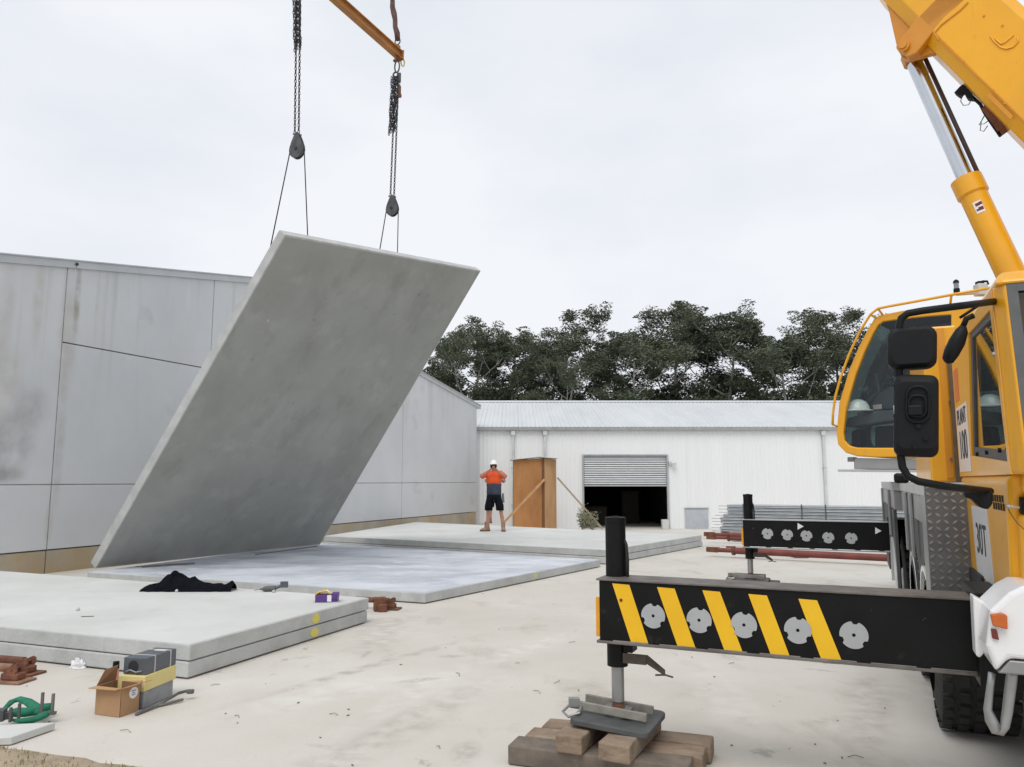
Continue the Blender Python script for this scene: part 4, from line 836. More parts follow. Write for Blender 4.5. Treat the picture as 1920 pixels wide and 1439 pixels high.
def strip(idx, m_, name, th=.03):
    cen_ = sum(o3, Vector()) / len(o3); a_ = [o3[i] for i in idx]; b_ = [p + (cen_ - p).normalized() * th for p in a_]
    k = MB(); n_ = len(a_)
    k.prism([p + SCv * .07 for p in a_ + b_[::-1]], SCv * (CW - .14)); return k.build(name, m_, crane)
strip([12, 13, 14, 15, 16], M_yellow, 'operator_cab_roof', .02); MB().prism([o3[i] - Vector((0, 0, .022 + (.0 if j == 0 else .012))) + SCv * .075 for i, j in ((12, 0), (14, 0), (16, 0), (16, 1), (14, 1), (12, 1))], SCv * (CW - .15)).build('dark_roof_lining', M_black, crane); strip([0, 1, 2, 3, 4, 5, 6], M_yellow, 'operator_cab_floor')  # black sheet under the roof is added to darken the cab interior
k = MB(); ii = [6, 7, 8, 9, 10, 11, 12]; n_ = len(ii)
k.add([o3[i] + SCv * .07 for i in ii] + [o3[i] + SCv * (CW - .07) for i in ii], [(i, i + 1, n_ + i + 1, n_ + i) for i in range(n_ - 1)]); k.build('operator_cab_front_pane', M_fglass, crane)
m = MB(); m.prism([o3[0] + SCv * .07, o3[16] + SCv * .07, o3[16] + SBv * .04 + SCv * .07, o3[0] + SBv * .04 + SCv * .07], SCv * (CW - .14)); m.build('operator_cab_back', M_dgrey, crane)
m = MB(); m.prism([sp(*q, .22) for q in ((1583, 800), (1590, 784), (1631, 774), (1680, 768), (1720, 768), (1720, 788), (1680, 788), (1600, 800))], SCv * .3); ia = m.build('arm_console', mat('slate_console', (.060, .068, .078), (.045, .05, .06), 8, .5), crane, bevel=.012)
m = MB(); m.prism([sp(*q, .45) for q in ((1626, 768), (1645, 738), (1668, 724), (1700, 740), (1700, 768))], SCv * .2); m.build('monitor_hood', MATS['slate_console'], crane, bevel=.015)
m = MB(); m.prism([sp(*q, .30) for q in ((1596, 845), (1596, 808), (1614, 804), (1614, 845))], SCv * .2); m.prism([sp(*q, .40) for q in ((1640, 846), (1640, 800), (1720, 795), (1780, 650), (1790, 846))], SCv * .4); m.build('operator_seat', M_black, crane, bevel=.02)
m = MB(); m.prism([sp(*q, .449) for q in ((1637, 760), (1653, 758), (1653.5, 767), (1637, 768.5))], -SCv * .002); m.build('console_sticker', mat('pale_sticker', (.72, .60, .58), None, 9, .6), ia)
m = MB(); m.tube([sp(1642, 700, .5), sp(1650, 742, .5)], .02, 6); m.tube([sp(1608, 770, .5), sp(1650, 735, .5)], .03, 6); m.build('joystick', M_dgrey, crane)
# hard hat lying on the console
hc = sp(1609, 771, .20); ha = MB(); ha.loft([(hc.x, hc.y, hc.z - .002, .165, .135), (hc.x, hc.y, hc.z + .012, .15, .12), (hc.x, hc.y, hc.z + .015, .125, .105), (hc.x, hc.y, hc.z + .06, .118, .10), (hc.x, hc.y, hc.z + .10, .09, .078), (hc.x, hc.y, hc.z + .125, .045, .04), (hc.x, hc.y, hc.z + .13, .01, .01)], 20)
tag(ha.build('hard_hat', M_white, smooth=True), 'white hard hat lying on the console inside the crane cab', 'hard hat')
m = MB(); rp = [(1561, 796), (1562, 775), (1566, 745), (1576, 708), (1592, 665), (1612, 622), (1632, 590), (1646, 579), (1665, 575), (1720, 565), (1790, 552), (1858, 540)]
m.tube([sp(*q, -.06) for q in rp], .014, 8)
for q0, q1 in (((1561, 796), (1570, 800)), ((1646, 579), (1656, 592)), ((1632, 590), (1644, 598)), ((1784, 553), (1782, 570))): m.tube([sp(*q0, -.06), sp(*q1, .02)], .012, 7)
m.build('grab_rail', M_yellow, crane, smooth=True)
m = MB(); m.prism([sp(*q, .05) for q in ((1601, 859), (1800, 864), (1800, 881), (1601, 880))], SCv * .75); m.build('cab_subframe', M_alu, crane, bevel=.006)
m = MB(); m.prism([sp(*q, .02) for q in ((1571, 880.5), (1800, 882), (1800, 887), (1571, 885))], SCv * .06); m.build('walkway_edge', M_lgrey, crane)
m = MB(); m.prism([sp(*q, .04) for q in ((1589, 857.5), (1601, 857.5), (1601, 866), (1589, 866))], SCv * .1); m.build('step_bracket', M_steel, crane)
# roof gear
m = MB(); a_ = sp(1794, 549, .3); k_ = (sp(1794, 525, .3) - a_).length
m.tube([a_, a_ + Vector((0, 0, k_ * .30))], .030, 12); m.tube([a_ + Vector((0, 0, k_ * .75)), a_ + Vector((0, 0, k_ * .92)), a_ + Vector((0, 0, k_ * 1.02))], [.030, .026, .010], 12); be_ = m.build('beacon', M_plastic, crane)
m = MB(); m.tube([a_ + Vector((0, 0, k_ * .30)), a_ + Vector((0, 0, k_ * .75))], .024, 12); m.build('beacon_lens', mat('blue_grey_lens', (.20, .28, .34), None, 9, .2), be_)
m = MB(); m.tube([sp(1792, 552, .3), sp(1834, 549, .3)], .02, 8); m.box(sp(1839, 544, .3), (.10, .10, .12)); m.build('camera_unit', mat('off_white_unit', (.58, .58, .56), None, 8, .5), crane, bevel=.01)
m = MB(); m.tube([sp(*q, .3) for q in ((1834, 531), (1843, 528), (1851, 528), (1853, 532), (1846, 537))], .012, 7); m.box(sp(1837, 532, .3), (.06, .06, .04)); m.build('unit_handle', M_plastic, crane)
# --- boom
BO = 1.15
q0, q1 = sp(1757, 101, BO), sp(1920, 266, BO); bdir = (q0 - q1).normalized(); bup = SCv.cross(bdir).normalized()
if bup.z < 0: bup = -bup
BW, BH = .78, .90
def bsec(p, w_, h, inset, z_): 
    o_ = p + SCv * inset + bup * z_; c_ = .10
    return [o_ + SCv * c_, o_ + SCv * (w_ - c_), o_ + SCv * w_ + bup * c_ * 1.3, o_ + SCv * w_ + bup * (h - c_), o_ + SCv * (w_ - c_) + bup * h, o_ + SCv * c_ + bup * h, o_ + bup * (h - c_), o_ + bup * c_ * 1.3]
m = MB(); m.prism(bsec(q1 - bdir * 2.9, BW, BH, 0, 0), bdir * 5.9); bm_ = m.build('boom', M_yellow, crane, bevel=.012)
m = MB(); m.prism(bsec(q1 + bdir * 3.0, BW - .10, BH - .12, .05, .06), bdir * 8.2); m.build('boom_extension', M_yellow, crane)
m = MB(); m.prism(bsec(q1 + bdir * 11.2, BW - .2, BH - .24, .10, .12), bdir * 4.3); m.build('boom_extension', M_yellow, crane)
tip = q1 + bdir * 15.5 + SCv * BW / 2
m = MB(); m.box(tip + bup * .2, (.7, .5, .7), math.atan2(SBv.y, SBv.x)); m.build('boom_head', M_yellow, crane, bevel=.05)
def bp(x, y, o_=0.0): return sp(x, y, BO + o_)
m = MB(); m.tube([bp(*q, -.004) for q in ((1762, 77), (1775, 88), (1800, 112), (1830, 141), (1870, 178), (1925, 232))], .008, 5); m.tube([bp(*q, -.004) for q in ((1760, 76), (1752, 62), (1765, 47), (1800, 20), (1815, 5))], .011, 5)
m.build('weld_seam', M_orange, bm_)
for (x, y) in ((1806, 116), (1826, 140), (1862, 170), (1884, 195), (1880, 48), (1845, 30)):
    q = bp(x, y); m = MB(); m.tube([q, q - SCv * .012], .012, 8); m.build('grease_nipple', M_orange, bm_)
m = MB(); m.prism([bp(1850, 180, -.003), bp(1856, 174, -.003), bp(1900, 218, -.003), bp(1894, 224, -.003)], SCv * .002); m.build('scuffed_strip', M_orange, bm_)
m = MB(); m.tube([bp(*q, -.006) for q in ((1857, 68), (1866, 80), (1876, 89), (1887, 92), (1900, 88), (1909, 78), (1908, 70))], .010, 6); m.tube([bp(*q, -.006) for q in ((1862, 70), (1877, 83), (1884, 80), (1900, 66))], .009, 6); m.build('lifting_eye', M_yellow, bm_, smooth=True)
for o_ in (.12, .54):                                     # two gussets that take the lift ram head
    m = MB(); m.prism([bp(*q, o_) for q in ((1640, -40), (1656, -5), (1666, 20), (1681, 86), (1690, 108), (1702, 113), (1716, 108), (1756, 98), (1800, 60), (1830, 0), (1800, -60))], SCv * .10); m.build('ram_gusset', M_orange, bm_, bevel=.012)
m = MB(); m.prism([bp(*q, .0) for q in ((1681, 84), (1718, 35), (1752, 0), (1790, -20), (1830, -20), (1800, 10), (1772, 34), (1748, 62), (1718, 100), (1700, 108))], SCv * .12); m.build('gusset_rib', M_orange, bm_, bevel=.015)
pc = bp(1699, 94, .10); m = MB(); m.tube([pc - SCv * .14, pc + SCv * .75], .075, 20); m.tube([pc - SCv * .16, pc + SCv * .02], .045, 14); m.build('ram_pin', M_orange, bm_, smooth='auto')
r0, r1, r2 = sp(1708, 104, BO + .38), sp(1815, 345, BO + .38), sp(1955, 640, BO + .38)
m = MB(); m.tube([r0, r0.lerp(r1, .06)], .125, 22); m.build('ram_head', M_orange, crane, smooth='auto')
m = MB(); m.tube([r0.lerp(r1, .05), r1], .092, 26); m.build('ram_rod', M_chrome, crane, smooth='auto')
m = MB(); m.tube([r1.lerp(r2, -.02), r2], .150, 28); rb = m.build('ram_barrel', M_yellow, crane, smooth='auto')
m = MB(); m.tube([r1.lerp(r2, -.035), r1.lerp(r2, -.03), r1.lerp(r2, .075), r1.lerp(r2, .085)], [.15, .172, .172, .155], 28); m.build('ram_collar', M_yellow, rb, smooth='auto')
m = MB(); m.tube([sp(1733, 106, BO + .5), sp(1838, 335, BO + .5)], .026, 8); m.build('ram_hose_tube', mat('dark_mauve_tube', (.085, .065, .075), None, 8, .5), crane, smooth=True)
ax = (r2 - r1).normalized(); fc = sp(1848, 391, BO + .38); tocam = (CAM - fc); tocam = (tocam - ax * tocam.dot(ax)).normalized(); sx2 = ax.cross(tocam)
m = MB(); n_ = 6
for i in range(n_):
    a0, a1 = -.30 + .60 * i / n_, -.30 + .60 * (i + 1) / n_
    axis_p = r1 + ax * (fc - r1).dot(ax)
    P = [axis_p + (tocam * math.cos(a_) + sx2 * math.sin(a_)) * .1535 + ax * l_ for a_, l_ in ((a0, -.075), (a1, -.075), (a1, .075), (a0, .075))]
    m.add(P, [(0, 1, 2, 3)])
st_ = m.build('ram_sticker', M_white, rb)
m = MB()
for i, (da, l_, s_) in enumerate(((-.15, -.035, .022), (.02, -.03, .022), (-.1, .03, .025), (.12, .035, .015))):
    pp = axis_p + (tocam * math.cos(da) + sx2 * math.sin(da)) * .1545 + ax * l_; m.add([pp - sx2 * s_ - ax * s_, pp + sx2 * s_ - ax * s_, pp + sx2 * s_ + ax * s_ * .7, pp - sx2 * s_ + ax * s_ * .7], [(0, 1, 2, 3)])
m.build('sticker_print', M_redl, st_)
# cable bracket hanging under the boom
m = MB(); m.prism([sp(*q, BO + .3) for q in ((1840, 205), (1850, 190), (1884, 236), (1870, 246))], SCv * .2); cb = m.build('cable_bracket', M_rust, bm_)
m = MB(); m.prism([sp(*q, BO + .3) for q in ((1789, 174), (1800, 162), (1806, 158), (1822, 175), (1826, 186), (1812, 184), (1806, 172), (1797, 180))], SCv * .1); m.tube([sp(*q, BO + .35) for q in ((1812, 172), (1825, 184), (1838, 196), (1846, 212), (1858, 230), (1876, 256))], .02, 6); m.build('cable_clamp', M_black, bm_)
for pts in (((1806, 178), (1801, 190), (1806, 198), (1816, 197), (1822, 186)), ((1848, 214), (1840, 228), (1838, 245), (1844, 247), (1852, 236)), ((1845, 218), (1836, 235), (1846, 232), (1854, 226))):
    m = MB(); m.tube([sp(*q, BO + .35) for q in pts], .006, 5); m.build('loose_cable', M_alu, bm_, smooth=True)
# sling from the beam up to the boom head
m = MB(); s0 = be + Vector((0, 0, .30)); s1 = aty(734, -6, dep2); pts = [s0.lerp(s1, t) for t in (0, .3, .6, 1.0)] + [Vector((be.x - 1.1, be.y - .6, be.z + 3.2))]
n_ = 22; pp = []
for i in range(n_ + 1):
    t = i / n_; pp.append((s0.lerp(s1, t / .3) if t < .3 else s1.lerp(Vector((bs.lerp(be, .5).x, bs.lerp(be, .5).y, be.z + 4.5)), (t - .3) / .7)) + Vector((.012 * math.sin(i * 2.3), 0, 0)))
m.tube(pp, [.068 + .008 * math.sin(i * 1.9) for i in range(n_ + 1)], 8, sq=.8)
tag(m.build('round_sling', M_sling, smooth=True), 'brown fabric lifting sling above the orange beam end', 'sling', 'slings from the crane hook')
m = MB(); m.torus(be + Vector((0, 0, .26)), .06, .014, (.36, .93, 0), 14, 6, stretch=((0, 0, 1), 1.2)); m.build('sling_shackle', M_block, sb, smooth=True)
hook = bs.lerp(be, .5) + Vector((0, 0, 4.5 + be.z - bs.lerp(be, .5).z))
m = MB(); m.tube([bs + Vector((0, 0, .12)), hook], .055, 8, sq=.5); tag(m.build('round_sling', M_sling, smooth=True), 'brown fabric lifting sling above the beam end over the panel corner', 'sling', 'slings from the crane hook')
m = MB(); m.box(hook + Vector((0, 0, .75)), (.45, .25, .7)); m.torus(hook + Vector((0, 0, .15)), .14, .05, (0, 1, 0), 14, 8); hk = m.build('hook_block', M_yellow, crane, bevel=.02)
m = MB(); m.tube([hook + Vector((0, 0, 1.0)), tip], .02, 6); m.build('hoist_rope', M_rope, crane)

# ================================================================== PLYWOOD CRATE AND THINGS BY THE SHED
YC = 30.6; gc = gz(YC)
def cx_(px): return aty(px, 902, YC).x
def cz_(py): return aty(1000, py, YC).z
crate = thing('plywood_box', (cx_(1000), YC, gc), 'tall brown plywood box with sloping lid and timber props', 'box')
xa, xb_, xc = cx_(962), cx_(1021), cx_(1044); zt = cz_(862)
def pan_(name, pts, vec, m, par=crate): return MB().prism(pts, vec).build(name, m, par, bevel=.006)
pan_('front_sheet', [(xa, YC, gc), (xb_ - .10, YC, gc), (xb_ - .10, YC, zt + .05), (xa, YC, zt - .03)], (0, .02, 0), M_ply)
pan_('corner_post', [(xb_ - .095, YC - .03, gc), (xb_ - .01, YC - .03, gc), (xb_ - .01, YC - .03, zt + .05), (xb_ - .095, YC - .03, zt + .05)], (0, .08, 0), mat('dark_timber', (.17, .075, .03), None, 6, .8))
pan_('end_sheet', [(xb_, YC - .02, gc), (xc, YC + .30, gc), (xc, YC + .30, zt + .0), (xb_, YC - .02, zt + .05)], (-.012, .03, 0), M_ply2)
pan_('back_sheet', [(xa, YC + 1.0, gc), (xc, YC + 1.0, gc), (xc, YC + 1.0, zt), (xa, YC + 1.0, zt)], (0, .02, 0), M_ply)
pan_('side_sheet', [(xa, YC, gc), (xa, YC + 1, gc), (xa, YC + 1, zt), (xa, YC, zt - .08)], (.02, 0, 0), M_ply2)
pan_('lid', [(xa - .12, YC - .15, zt - .03), (cx_(1012), YC - .15, zt + .085), (xc + .04, YC - .15, zt + .03), (xc + .04, YC - .15, zt + .05), (cx_(1012), YC - .15, zt + .115), (xa - .12, YC - .15, zt + .0)], (0, 1.2, 0), M_lgrey)
pan_('lid_batten', [(cx_(988), YC - .10, zt - .03), (cx_(990), YC - .10, zt - .03), (cx_(990), YC - .10, zt + .04), (cx_(988), YC - .10, zt + .04)], (0, .06, 0), M_ply2)
def brace(name, a_, b_, w_, m, par):
    a_, b_ = Vector(a_), Vector(b_); d = (b_ - a_).normalized(); s_ = d.cross(Vector((0, 1, 0))).normalized() * w_ / 2
    return MB().prism([a_ - s_, b_ - s_, b_ + s_, a_ + s_], (0, -.045, 0)).build(name, m, par)
brace('prop_timber', aty(1021, 899, YC - .05), aty(944, 981, YC - 1.2), .09, M_ply2, crate)
brace('prop_timber', aty(1045, 896, YC + .2), aty(1130, 992, YC - .5), .07, mat('grey_batten', (.36, .29, .20), None, 6, .8), crate)
# spindly shrub
def plant(base, h, n_, seed, label):
    random.seed(seed); o = thing('shrub', base, label, 'shrub'); st = MB(); lf = MB()
    for k in range(n_):
        a = random.uniform(0, 6.28); sp_r = random.uniform(.1, .42); tipp = base + Vector((math.cos(a) * sp_r, math.sin(a) * sp_r * .6, h * random.uniform(.55, 1.0))); midp = base.lerp(tipp, .5) + Vector((0, 0, .1))
        st.tube([base, midp, tipp], [.012, .009, .004], 5)
        for j in range(34):
            t = random.uniform(.35, 1.05); c = base.lerp(tipp, t) + Vector((random.uniform(-.12, .12), random.uniform(-.1, .1), random.uniform(-.05, .1))); d = Vector((random.uniform(-1, 1), random.uniform(-1, 1), random.uniform(-.4, .8))).normalized(); s_ = d.orthogonal().normalized()
            L = random.uniform(.06, .13); lf.add([c, c + d * L * .5 + s_ * .018, c + d * L, c + d * L * .5 - s_ * .018], [(0, 1, 2, 3)])
    st.build('stems', M_bark, o); lf.build('leaves', mat('pale_sage_leaf', (.25, .245, .15), (.12, .13, .065), 9, .8), o)
b_ = aty(1092, 990, 30.0); plant(Vector((b_.x, b_.y, gz(30))), 1.0, 13, 3, 'spindly pale shrub at the shed doorway')
b_ = aty(1112, 990, 29.6); plant(Vector((b_.x, b_.y, gz(29.6))), .75, 8, 5, 'low olive shrub under the leaning timber prop')
# stub bars standing at the building corner
m = MB()
for k in range(4):
    p = aty(898 + k * 3.4, 974, 30.5); MB().tube([(p.x, p.y, gz(30.5)), (p.x + .01, p.y, gz(30.5) + .5)], .012, 6)
    tag(MB().tube([(p.x, p.y, gz(30.5)), (p.x + .01, p.y, gz(30.5) + .36)], .013, 6).build('starter_bar', M_rust), 'short starter bar standing at the concrete building corner', 'steel bar', 'starter bars at the building corner')

# ------------------------------------------------------------------ bundle of galvanised purlins
pa, pbb = aty(1352, 960, 25.6), aty(1700, 972, 23.2)
pd = Vector((pbb.x - pa.x, pbb.y - pa.y, 0)).normalized(); ps = Vector((-pd.y, pd.x, 0)); gp_ = gz(25)
bun = thing('purlin_bundle', Vector((pa.x, pa.y, gp_)), 'stacked bundle of galvanised steel purlins by the white shed', 'steel bundle')
random.seed(4); nl = 9; zt_ = aty(1352, 946, 25.6).z; hz_ = (zt_ - gp_ - .16) / nl
for i in range(nl):
    o0 = random.uniform(-.10, .16) + .012 * i; z = gp_ + .16 + hz_ * i
    m = MB(); base_ = Vector((pa.x, pa.y, z)) + pd * o0
    sec = [base_ + ps * y_ + Vector((0, 0, z_)) for y_, z_ in ((0, 0), (.9, 0), (.9, hz_ * .88), (0, hz_ * .88), (-.02, hz_ * .7), (-.005, hz_ * .55), (-.005, hz_ * .3), (-.02, hz_ * .15))]
    m.prism(sec, pd * 8.5); m.build('purlin_layer', M_galv, bun)
    m = MB(); m.box(base_ - pd * .12 + ps * .06 + Vector((0, 0, hz_ * .45)), (.34, .03, .012), math.atan2(pd.y, pd.x)); m.build('purlin_tongue', M_steel, bun)
for t in (.72, 2.5, 3.2):
    m = MB(); p = Vector((pa.x, pa.y, gp_ + .15)) + pd * t - ps * .03; m.box(p + Vector((0, 0, (zt_ - gp_ - .14) / 2)), (.035, .02, zt_ - gp_ - .10), math.atan2(pd.y, pd.x)); m.build('strap', M_dgrey, bun)
for t in (.7, 4.5, 7.6):
    m = MB(); m.box(Vector((pa.x, pa.y, gp_ + .075)) + pd * t + ps * .45, (.14, 1.2, .15), math.atan2(pd.y, pd.x)); tag(m.build('bearer', M_timberg, bevel=.01), 'timber bearer under the galvanised purlin bundle', 'timber bearer', 'bearers under the purlins')

# ------------------------------------------------------------------ steel props (red oxide tubes with forked heads)
def prop(a_, b_, r_, label, m=M_red, group='red steel props on the ground'):
    a_, b_ = Vector(a_), Vector(b_); d = (b_ - a_).normalized(); s_ = Vector((-d.y, d.x, 0)); o = thing('steel_prop', a_, label, 'steel prop', group)
    k = MB(); k.tube([a_ + d * .5, b_], r_, 12); k.build('outer_tube', m, o, smooth='auto')
    k = MB(); k.tube([a_ + d * .12, a_ + d * .55], r_ * .68, 10); k.build('inner_screw', m, o, smooth='auto')
    k = MB(); k.tube([a_ + d * .46, a_ + d * .52], r_ * 1.4, 10); k.box(a_ + d * .40 + Vector((0, 0, r_)), (.16, .02, .04), math.atan2(d.y, d.x)); k.build('collar', M_rust, o)
    k = MB()
    for sg in (-1, 1): k.box(a_ + d * .0 + s_ * (.045 * sg) + Vector((0, 0, .01 * sg)), (.30, .014, .09), math.atan2(d.y, d.x) + .25 * sg)
    k.box(a_ + d * .12, (.03, .12, .09), math.atan2(d.y, d.x)); k.build('fork_head', M_rust, o); return o
prop(atz(1330, 1002, .32), atz(1700, 1012, .32), .065, 'upper red prop of the pair lying before the purlins')
prop(atz(1334, 1008, .12), atz(1700, 1020, .12), .070, 'lower red prop of the pair lying before the purlins')
prop(atz(1336, 1031, .16), atz(1760, 1051, .16), .075, 'long dull red prop lying below the plain outrigger beam')
m = MB(); p = atz(1382, 1012, 0); m.box(p + Vector((0, .0, .09)), (.3, .5, .17)); tag(m.build('prop_bearer', M_timberg, bevel=.012), 'short timber bearer under the pair of red props', 'timber bearer')
m = MB(); p = atz(1420, 1013, 0); m.box(atz(1500, 1046, 0) + Vector((0, 0, .04)), (.3, .3, .08)); tag(m.build('prop_bearer', M_timberg, bevel=.012), 'timber packer under the long dull red prop', 'timber bearer')
# rusty prop feet at the left edge and beside the near stack
def prop_foot(c, ang, m, label, L=1.2):
    d = Vector((math.cos(ang), math.sin(ang), 0)); s_ = Vector((-d.y, d.x, 0)); c = Vector(c); o = thing('rusty_prop', c, label, 'steel prop', 'rusty props on the ground')
    k = MB(); k.box(c + Vector((0, 0, .012)), (.26, .20, .018), ang); k.build('foot_plate', m, o, bevel=.004)
    k = MB(); k.box(c - d * .02 + Vector((0, 0, .05)), (.17, .11, .06), ang); k.build('foot_boss', M_rust, o, bevel=.012)
    for sg in (-1, 1):
        k = MB(); k.prism([c + s_ * .04 * sg + d * x_ + Vector((0, 0, z_)) for x_, z_ in ((-.08, .075), (.03, .075), (.055, .10), (.05, .145), (.02, .155), (-.06, .12))], s_ * .012 * sg); k.build('fork_plate', M_rust, o)
    k = MB(); k.tube([c + d * .0 - s_ * .06 + Vector((0, 0, .115)), c + s_ * .06 + Vector((0, 0, .115))], .012, 8); k.build('pin', M_rust, o)
    k = MB(); k.tube([c - d * .03 + Vector((0, 0, .115)), c - d * L + Vector((0, 0, .125))], .037, 12); k.build('tube', m, o, smooth='auto'); return o
pf = atz(46, 1266, 0); prop_foot(pf + Vector((-.0, .02, 0)), R(-14), M_rust, 'dark rusty prop foot with a thin base plate by the slab stack')
pf = atz(28, 1279, 0); prop_foot(pf, R(-10), mat('pale_rust', (.32, .175, .11), (.20, .10, .065), 9, .85, bump=.4, bscale=60), 'pale brown prop foot with a grey base plate')
pf = atz(712, 1146, 0)
prop_foot(atz(733, 1143, 0), R(-8), M_rust, 'rusty prop foot behind the corner of the slab stack', .5)
m = MB(); m.box(pf + Vector((0, 0, .09)), (.16, .14, .18), .3); m.box(pf + Vector((.05, -.06, .05)), (.12, .10, .10), .1); m.tube([pf + Vector((-.1, 0, .15)), pf + Vector((.1, -.02, .15))], .03, 8); tag(m.build('rusty_clamp', M_rust, bevel=.012), 'lumpy rusty clamp behind the corner of the slab stack', 'clamp')

# ------------------------------------------------------------------ boxes and tools on the yard
bx0 = atz(178, 1340, 0); bx1 = atz(224, 1346, 0); bx2 = atz(262, 1335, 0)
fx_ = (bx1 - bx0); fx_.z = 0; bw = fx_.length; fx_.normalize(); fy_ = Vector((-fx_.y, fx_.x, 0)); bdp = .175; bh = .205
def L3(x, y, z, o_=bx0): return Vector((o_.x, o_.y, 0)) + fx_ * x + fy_ * y + Vector((0, 0, z))
cb_ = thing('cardboard_box', L3(bw / 2, bdp / 2, .004), 'open brown cardboard box with a round white label', 'box')
def pl_(name, pts, m, par=cb_, th=.004):
    pts = [Vector(p) for p in pts]; nn = (pts[1] - pts[0]).cross(pts[2] - pts[0]).normalized() * th
    return MB().prism(pts, nn).build(name, m, par)
pl_('front_wall', [L3(0, 0, .004), L3(bw, 0, .004), L3(bw, 0, bh), L3(0, 0, bh)], M_card)
pl_('side_wall', [L3(bw, .005, .004), L3(bw, bdp, .004), L3(bw, bdp, bh), L3(bw, .005, bh)], M_card)
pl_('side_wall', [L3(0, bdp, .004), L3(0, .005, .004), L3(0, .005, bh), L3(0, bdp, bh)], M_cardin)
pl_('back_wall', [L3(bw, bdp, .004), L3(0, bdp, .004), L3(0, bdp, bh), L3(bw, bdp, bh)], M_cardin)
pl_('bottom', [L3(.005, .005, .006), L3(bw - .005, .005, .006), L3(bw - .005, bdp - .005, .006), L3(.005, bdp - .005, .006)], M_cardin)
pl_('flap', [L3(0, 0, bh + .002), L3(bw, 0, bh + .002), L3(bw + .0, -.055, bh + .004), L3(-.02, -.06, bh - .002)], M_ply2)
pl_('flap', [L3(bw + .002, .0, bh + .002), L3(bw + .002, bdp, bh + .002), L3(bw + .10, bdp + .02, bh + .028), L3(bw + .07, .0, bh + .02)], M_ply2)
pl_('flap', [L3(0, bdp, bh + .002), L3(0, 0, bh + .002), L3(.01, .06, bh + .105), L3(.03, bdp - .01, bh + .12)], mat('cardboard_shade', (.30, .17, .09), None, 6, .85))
pl_('flap', [L3(bw, bdp, bh + .002), L3(0, bdp, bh + .002), L3(.0, bdp + .07, bh + .03), L3(bw, bdp + .07, bh + .03)], M_card)
m = MB(); c_ = L3(bw + .0055, .115, .15); pts = [c_ + fy_ * (.042 * math.cos(2 * math.pi * i / 20)) + Vector((0, 0, .042 * math.sin(2 * math.pi * i / 20))) for i in range(20)]; m.prism(pts, fx_ * .001); lb_ = m.build('round_label', M_white, cb_)
m = MB()
for z_, w_ in ((.012, .022), (-.004, .014), (-.018, .017)): m.prism([c_ + fx_ * .0012 + fy_ * a_ + Vector((0, 0, z_ + b_)) for a_, b_ in ((-w_, 0), (w_, 0), (w_, .007), (-w_, .007))], fx_ * .0005)
m.build('label_print', mat('blue_print', (.15, .22, .40), None, 9, .6), lb_)
# three boxes stacked behind it
def stackbox(x, y, z, dx, dy, dz, rot, m, label, name='carton'):
    o_ = L3(x, y, z); ang = math.atan2(fx_.y, fx_.x) + rot; b = MB(); b.box(o_ + Vector((0, 0, dz / 2)), (dx, dy, dz), ang)
    t_ = thing(name, o_, label, 'box'); b.build('carton_body', m, t_, bevel=.006); return t_, o_, ang
g0, go0, ga = stackbox(.115, .385, .004, .20, .38, .127, R(10), M_gbox2, 'grey carton at the base of the small stack')
y0, yo0, ya = stackbox(.110, .385, .133, .235, .40, .115, R(9), M_ypaper, 'creamy yellow carton in the middle of the small stack')
k0_, ko0, ka = stackbox(.115, .40, .250, .20, .37, .125, R(7), M_gbox, 'dark grey plastic case, topmost of its small stack', 'plastic_case')
def rotv(x, y, z, o_, an): return o_ + Vector((math.cos(an) * x - math.sin(an) * y, math.sin(an) * x + math.cos(an) * y, z))
for yy in (.06, -.13):
    m = MB(); c_ = rotv(0, yy + .05, .0625, ko0, ka); m.box(c_, (.206, .012, .131), ka); m.build('strap', M_lgrey, k0_)
m = MB(); pts = [rotv(-.01 + .045 * math.cos(t), -.187, .06 + .045 * math.sin(t), ko0, ka) for t in [2 * math.pi * i / 18 for i in range(18)]]; m.prism(pts, rotv(0, 1, 0, Vector(), ka) * .004); m.build('end_recess', M_txt, k0_)
m = MB(); m.box(rotv(.02, .1, .1265, ko0, ka), (.10, .05, .002), ka); m.build('paper_slip', M_white, k0_)
m = MB(); m.tube([rotv(-.07, -.192, .02, ko0, ka), rotv(-.03, -.195, .035, ko0, ka), rotv(.02, -.195, .02, ko0, ka), rotv(.07, -.192, .03, ko0, ka)], .006, 6); m.build('cable_end', M_gbox2, k0_, smooth=True)
m = MB(); m.prism([rotv(.0, -.202, .0, yo0, ya), rotv(.11, -.202, .03, yo0, ya), rotv(.10, -.202, .06, yo0, ya), rotv(-.02, -.202, .035, yo0, ya)], rotv(0, -.001, 0, Vector(), ya)); m.build('torn_wrap', mat('clear_tape', (.80, .72, .45), None, 9, .3), y0)
# spray can with a pink label and black cap
c_ = L3(-.205, .37, 0); o = thing('marker_can', c_, 'tall pink can with a black cap behind the cardboard box', 'can')
m = MB(); m.tube([c_ + Vector((0, 0, .004)), c_ + Vector((0, 0, .215)), c_ + Vector((0, 0, .235))], [.025, .025, .02], 16); m.build('can_body', M_pink, o, smooth='auto')
m = MB(); m.tube([c_ + Vector((0, 0, .235)), c_ + Vector((0, 0, .29))], [.026, .024], 16); m.build('cap', M_black, o, smooth='auto', bevel=.003)
